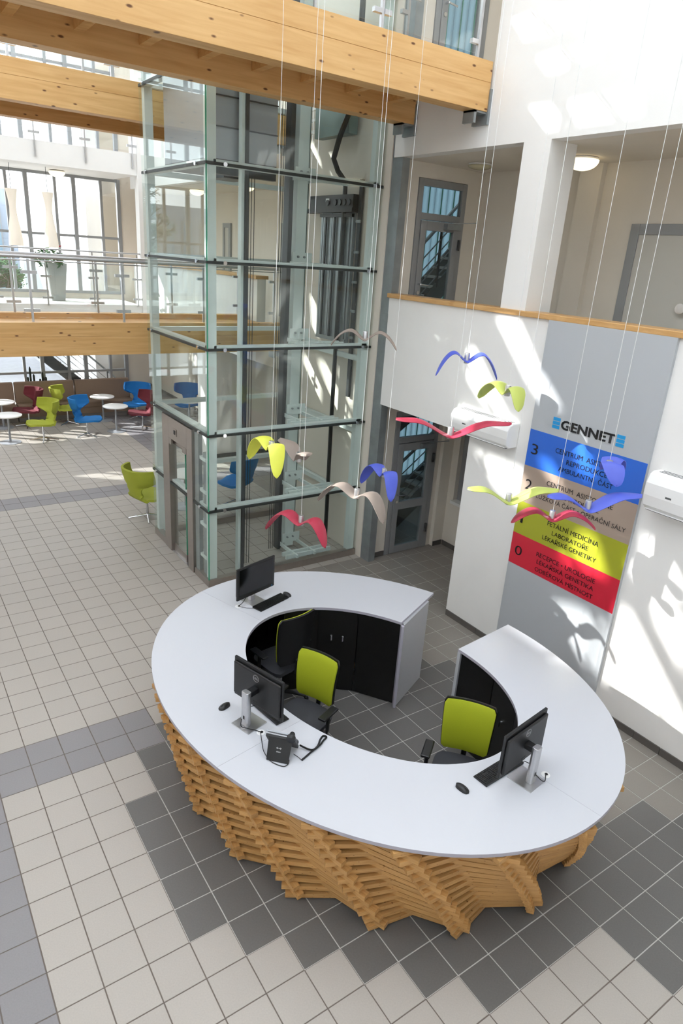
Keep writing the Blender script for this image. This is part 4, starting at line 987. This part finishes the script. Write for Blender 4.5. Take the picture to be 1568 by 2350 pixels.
# ================================================================ LOUNGE
sofa = empty('bench_sofa', (13*T, 45.5*T, 0), label='long brown upholstered bench along the far ground-floor windows', cat='sofa')
seams = [18.75-5.1*k for k in range(6)]
for k in range(5):
    a, b = seams[k+1]+.04, seams[k]-.04
    mb = MB(); mb.box(a,b,45.3,46.7,1.0,1.55); mb.build('seat_cushion', M['sofa'], sofa, scale=T, bevel=.03)
    mb = MB(); mb.add([(a,46.35,1.5),(b,46.35,1.5),(b,47.0,1.5),(a,47.0,1.5),(a,46.6,3.35),(b,46.6,3.35),(b,47.0,3.35),(a,47.0,3.35)], [(3,2,1,0),(4,5,6,7),(0,1,5,4),(1,2,6,5),(2,3,7,6),(3,0,4,7)]); mb.build('back_cushion', M['sofa'], sofa, scale=T, bevel=.03)
    cube('front_panel', M['sofa'], a,b,45.4,45.6,.45,1.0, sofa); cube('plinth', M['sofa_base'], a,b,45.65,46.95,0.01,.45, sofa)
def make_table(x, y, label):
    g = empty('round_table', (x*T,y*T,0), label=label, cat='table', group='small round white lounge tables')
    MB().lathe([(.30,.64),(.315,.65),(.315,.668),(.30,.675),(0,.675)], n=32).build('table_top', M['table'], g, local=True, smooth=True)
    MB().cyl((0,0,.012),(0,0,.645),.024,14).build('stem', M['silver'], g, local=True, smooth=True)
    MB().lathe([(.24,0.001),(.24,.01),(.03,.022),(.02,.03)], n=32).build('foot_plate', M['silver'], g, local=True, smooth=True)
for x, y, l in ((15.4,40.0,'round white table in front of the blue winged chair at the lift'),(15.47,44.2,'round white table close to the right end of the bench'),(6.8,39.3,'round white table at the left picture edge, nearest'),
                (7.1,44.2,'round white table at the left picture edge, close to the bench'),(13.85,20.3,'round white table behind the lift door between lime and blue chairs'),(22.2,40.2,'round white table far right, seen through the lift glass')): make_table(x,y,l)
def make_lounge_chair(x, y, face, m_, label):
    g = empty('lounge_chair', (x*T,y*T,0), math.atan2(face[1],face[0])-math.pi/2, label=label, cat='lounge chair', group='winged swivel lounge chairs')
    CP = [(.34,.40),(.26,.425),(.12,.41),(-.05,.385),(-.17,.40),(-.23,.47),(-.27,.56),(-.30,.66),(-.33,.76),(-.36,.87),(-.385,.98)]
    HW = [.16,.28,.33,.31,.25,.20,.18,.22,.42,.44,.42]
    def lerp(A, t):
        t = t*(len(A)-1); i = min(int(t), len(A)-2); f = t-i; return A[i], A[i+1], f
    def fn(u, v):
        a, b, f = lerp(CP, v); py = a[0]*(1-f)+b[0]*f; pz = a[1]*(1-f)+b[1]*f
        a, b, f = lerp(HW, v); hw = a*(1-f)+b*f; s_ = 2*u-1; wr = max(0,(v-.66)/.34)
        wr = min(1, wr*2.2)
        return (s_*hw*(1-.12*wr*abs(s_)**3), py+ (.05+.24*wr)*abs(s_)**2.6*(1 if v > .5 else 0) , pz+.03*s_*s_*(1 if v < .4 else 0))
    MB().slab(fn, 20, 30, .045).build('shell', m_, g, local=True, smooth=70)
    MB().cyl((0,0,.06),(0,0,.385),.02,12).build('stem', M['chrome'], g, local=True, smooth=True)
    for k in range(4):
        a = math.radians(90*k+45+15); MB().tube([(0,0,.065),(.16*math.cos(a),.16*math.sin(a),.04),(.33*math.cos(a),.33*math.sin(a),.014)], [.018,.014,.012], 8).build('leg', M['chrome'], g, local=True, smooth=True)
    return g
for x, y, f, k, l in ((9.28,39.1,(-1,-.25),'olive','lime winged chair facing left in the front row of the lounge'),
   (12.77,39.3,(.85,-.6),'blue','blue winged chair facing right beside the front lime chair'),
   (9.1,44.0,(-1,-.15),'maroon','maroon winged chair facing left near the bench'),
   (12.3,44.0,(.85,-.25),'olive','lime winged chair partly hidden behind the blue chair'),
   (18.5,43.9,(-.7,-.75),'blue','blue winged chair at the right end of the bench'),
   (17.8,40.2,(-1,-.1),'maroon','maroon winged chair half hidden behind the lift corner'),
   (11.1,19.5,(.95,.25),'olive','lime winged chair standing close to the lift door'),
   (17.1,19.6,(-.55,.8),'blue','blue winged chair seen through the lift glass'),
   (22.9,42.4,(-.6,-.8),'blue','far blue winged chair seen through the upper lift glass')):
    make_lounge_chair(x,y,f,M[k],l)
for y0, z0, l in ((50.2,15.7,'small green and white notice on the corridor door beyond the lift'),):
    g = empty('door_notice', (24.93*T,(y0+.8)*T,z0*T), label=l, cat='notice'); cube('plate', M['label_w'], 24.91,24.945,y0,y0+1.7,z0,z0+1.2, g); cube('green_band', M['edgegreen'], 24.9,24.91,y0,y0+1.7,z0+.75,z0+1.2, g)
# planter with plant and hanging paper lamps on the far gallery
pl = empty('planter', (12.4*T,44.5*T,10.52*T), label='tall grey planter with red flowering plant on the far gallery', cat='potted plant')
MB().add([(11.9,44,10.52),(12.9,44,10.52),(12.9,45,10.52),(11.9,45,10.52),(11.65,43.8,13.3),(13.15,43.8,13.3),(13.15,45.2,13.3),(11.65,45.2,13.3)], [(3,2,1,0),(4,5,6,7),(0,1,5,4),(1,2,6,5),(2,3,7,6),(3,0,4,7)]) if False else None
mb = MB(); mb.add([(11.9,44,10.52),(12.9,44,10.52),(12.9,45,10.52),(11.9,45,10.52),(11.7,43.8,13.5),(13.2,43.8,13.5),(13.2,45.2,13.5),(11.7,45.2,13.5)], [(3,2,1,0),(4,5,6,7),(0,1,5,4),(1,2,6,5),(2,3,7,6),(3,0,4,7)])
mb.build('pot', M['planter'], pl, scale=T)
mb = MB(); rr = random.Random(3)
for k in range(150):
    a = rr.uniform(0,6.28); r = rr.uniform(0,1)**.6*1.2; z = 13.4+rr.uniform(-.35,1.7)*(1-r*.45); c = Vector((11.9+r*math.cos(a),44.3+r*math.sin(a),z))
    d = Vector((rr.uniform(-1,1),rr.uniform(-1,1),rr.uniform(-.5,.8))).normalized()*.28; e = d.cross(Vector((rr.uniform(-1,1),rr.uniform(-1,1),1))).normalized()*.13
    mb.add([c-d,c+e,c+d,c-e], [(0,1,2,3)])
o = mb.build('foliage', M['leaf'], pl, scale=T); o['kind'] = 'stuff'
mb = MB()
for k in range(9):
    c = Vector((12.1+rr.uniform(-.7,.7),44.2+rr.uniform(-.6,.6),15.0+rr.uniform(-.3,.3))); mb.obox(c,(.12,0,.03),(0,.12,0),(0,0,.05))
o = mb.build('blossom', M['bark_red'], pl, scale=T); o['kind'] = 'stuff'
for x, l in ((11.9,'wavy paper pendant lamp nearest the planter'),(9.3,'wavy paper pendant lamp left of the planter lamp'),(7.1,'wavy paper pendant lamp at the left picture edge')):
    g = empty('pendant_lamp', (x*T,42.7*T,14.7*T), label=l, cat='pendant lamp', group='tall wavy paper lamps on the far gallery')
    MB().lathe([(.52,0),(.5,.5),(.42,1.2),(.28,2.1),(.24,2.7),(.3,3.3),(.42,4.0)], (x,42.7,14.7), 20).build('paper_shade', M['lampp'], g, scale=T, smooth=True)
    MB().cyl((x,42.7,18.7),(x,42.7,20.48),.02,6).build('cord', M['gasket'], g, scale=T)
for x, h, l in ((10.1,1.5,'taller black cactus on the sill behind the bench'),(11.1,1.0,'shorter black cactus on the sill behind the bench')):
    g = empty('cactus', (x*T,47.2*T,3.1*T), label=l, cat='cactus')
    cube('pot', M['planter'], x-.2,x+.2,47.03,47.22,1.01,3.1, g)
    for dx, hh in ((0,h),(.28,h*.55),(-.22,h*.4)): MB().tube([(x+dx,47.12,3.05),(x+dx,47.12,3.1+hh*.85),(x+dx,47.12,3.1+hh)], [.09,.09,.03], 8).build('stem', M['cactus'], g, scale=T, smooth=True)
# ================================================================ OUTSIDE
stair_flight('outdoor_stair', (18.5,49.8,-.6), (9.5,49.8,7.6), 2.0, 16, 'grey outdoor stair with pale treads behind the bench windows')
bd = empty('neighbour_building', (18*T,70*T,-.6*T), label='tall pale rendered wall outside the right end of the far windows', cat='building')
cube('wall', M['facade'], 17.4,18.9,53,86,-.6,33, bd)
bd = empty('distant_building', (-6*T,90*T,-.6*T), label='blue-grey building with tall window strips beyond the trees', cat='building')
cube('wall', M['wing'], -30,17.3,88,92,-.6,21, bd)
for k in range(14):
    f_w = cube('window_frame', M['frame'], -24+k*2.9,-22.2+k*2.9,87.8,88,5,19, bd); cube('pane', M['blind'] if k % 3 else M['facade'], -23.8+k*2.9,-22.4+k*2.9,87.7,87.8,5.2,18.8, f_w)
def make_tree(x, y, h, seed, label):
    g = empty('bare_tree', (x*T,y*T,-.6*T), label=label, cat='tree'); rr = random.Random(seed); mb = MB(); lf = MB()
    def br(p, d, L, r, n):
        q = p+d*L; mb.bar(p, q, r*2, r*2)
        if n == 0:
            for _ in range(3):
                c = q+Vector((rr.uniform(-.4,.4),rr.uniform(-.4,.4),rr.uniform(-.4,.4))); lf.obox(c,(.09,0,.03),(0,.07,.02),(0,0,.02))
            return
        for _ in range(3 if n > 1 else 4):
            dd = (d+Vector((rr.uniform(-.8,.8),rr.uniform(-.8,.8),rr.uniform(-.2,.6)))).normalized(); br(q, dd, L*rr.uniform(.6,.8), max(r*.62,.03), n-1)
    br(Vector((x,y,-.6)), Vector((0,0,1)), h, .35, 7)
    mb.build('trunk', M['bark'], g, scale=T); o = lf.build('leaves', M['leaf'], g, scale=T); o['kind'] = 'stuff'
make_tree(0,66,7,1,'bare branching tree outside, seen at the left of the first-floor window'); make_tree(7,72,5,2,'bare branching tree outside behind the paper lamp')
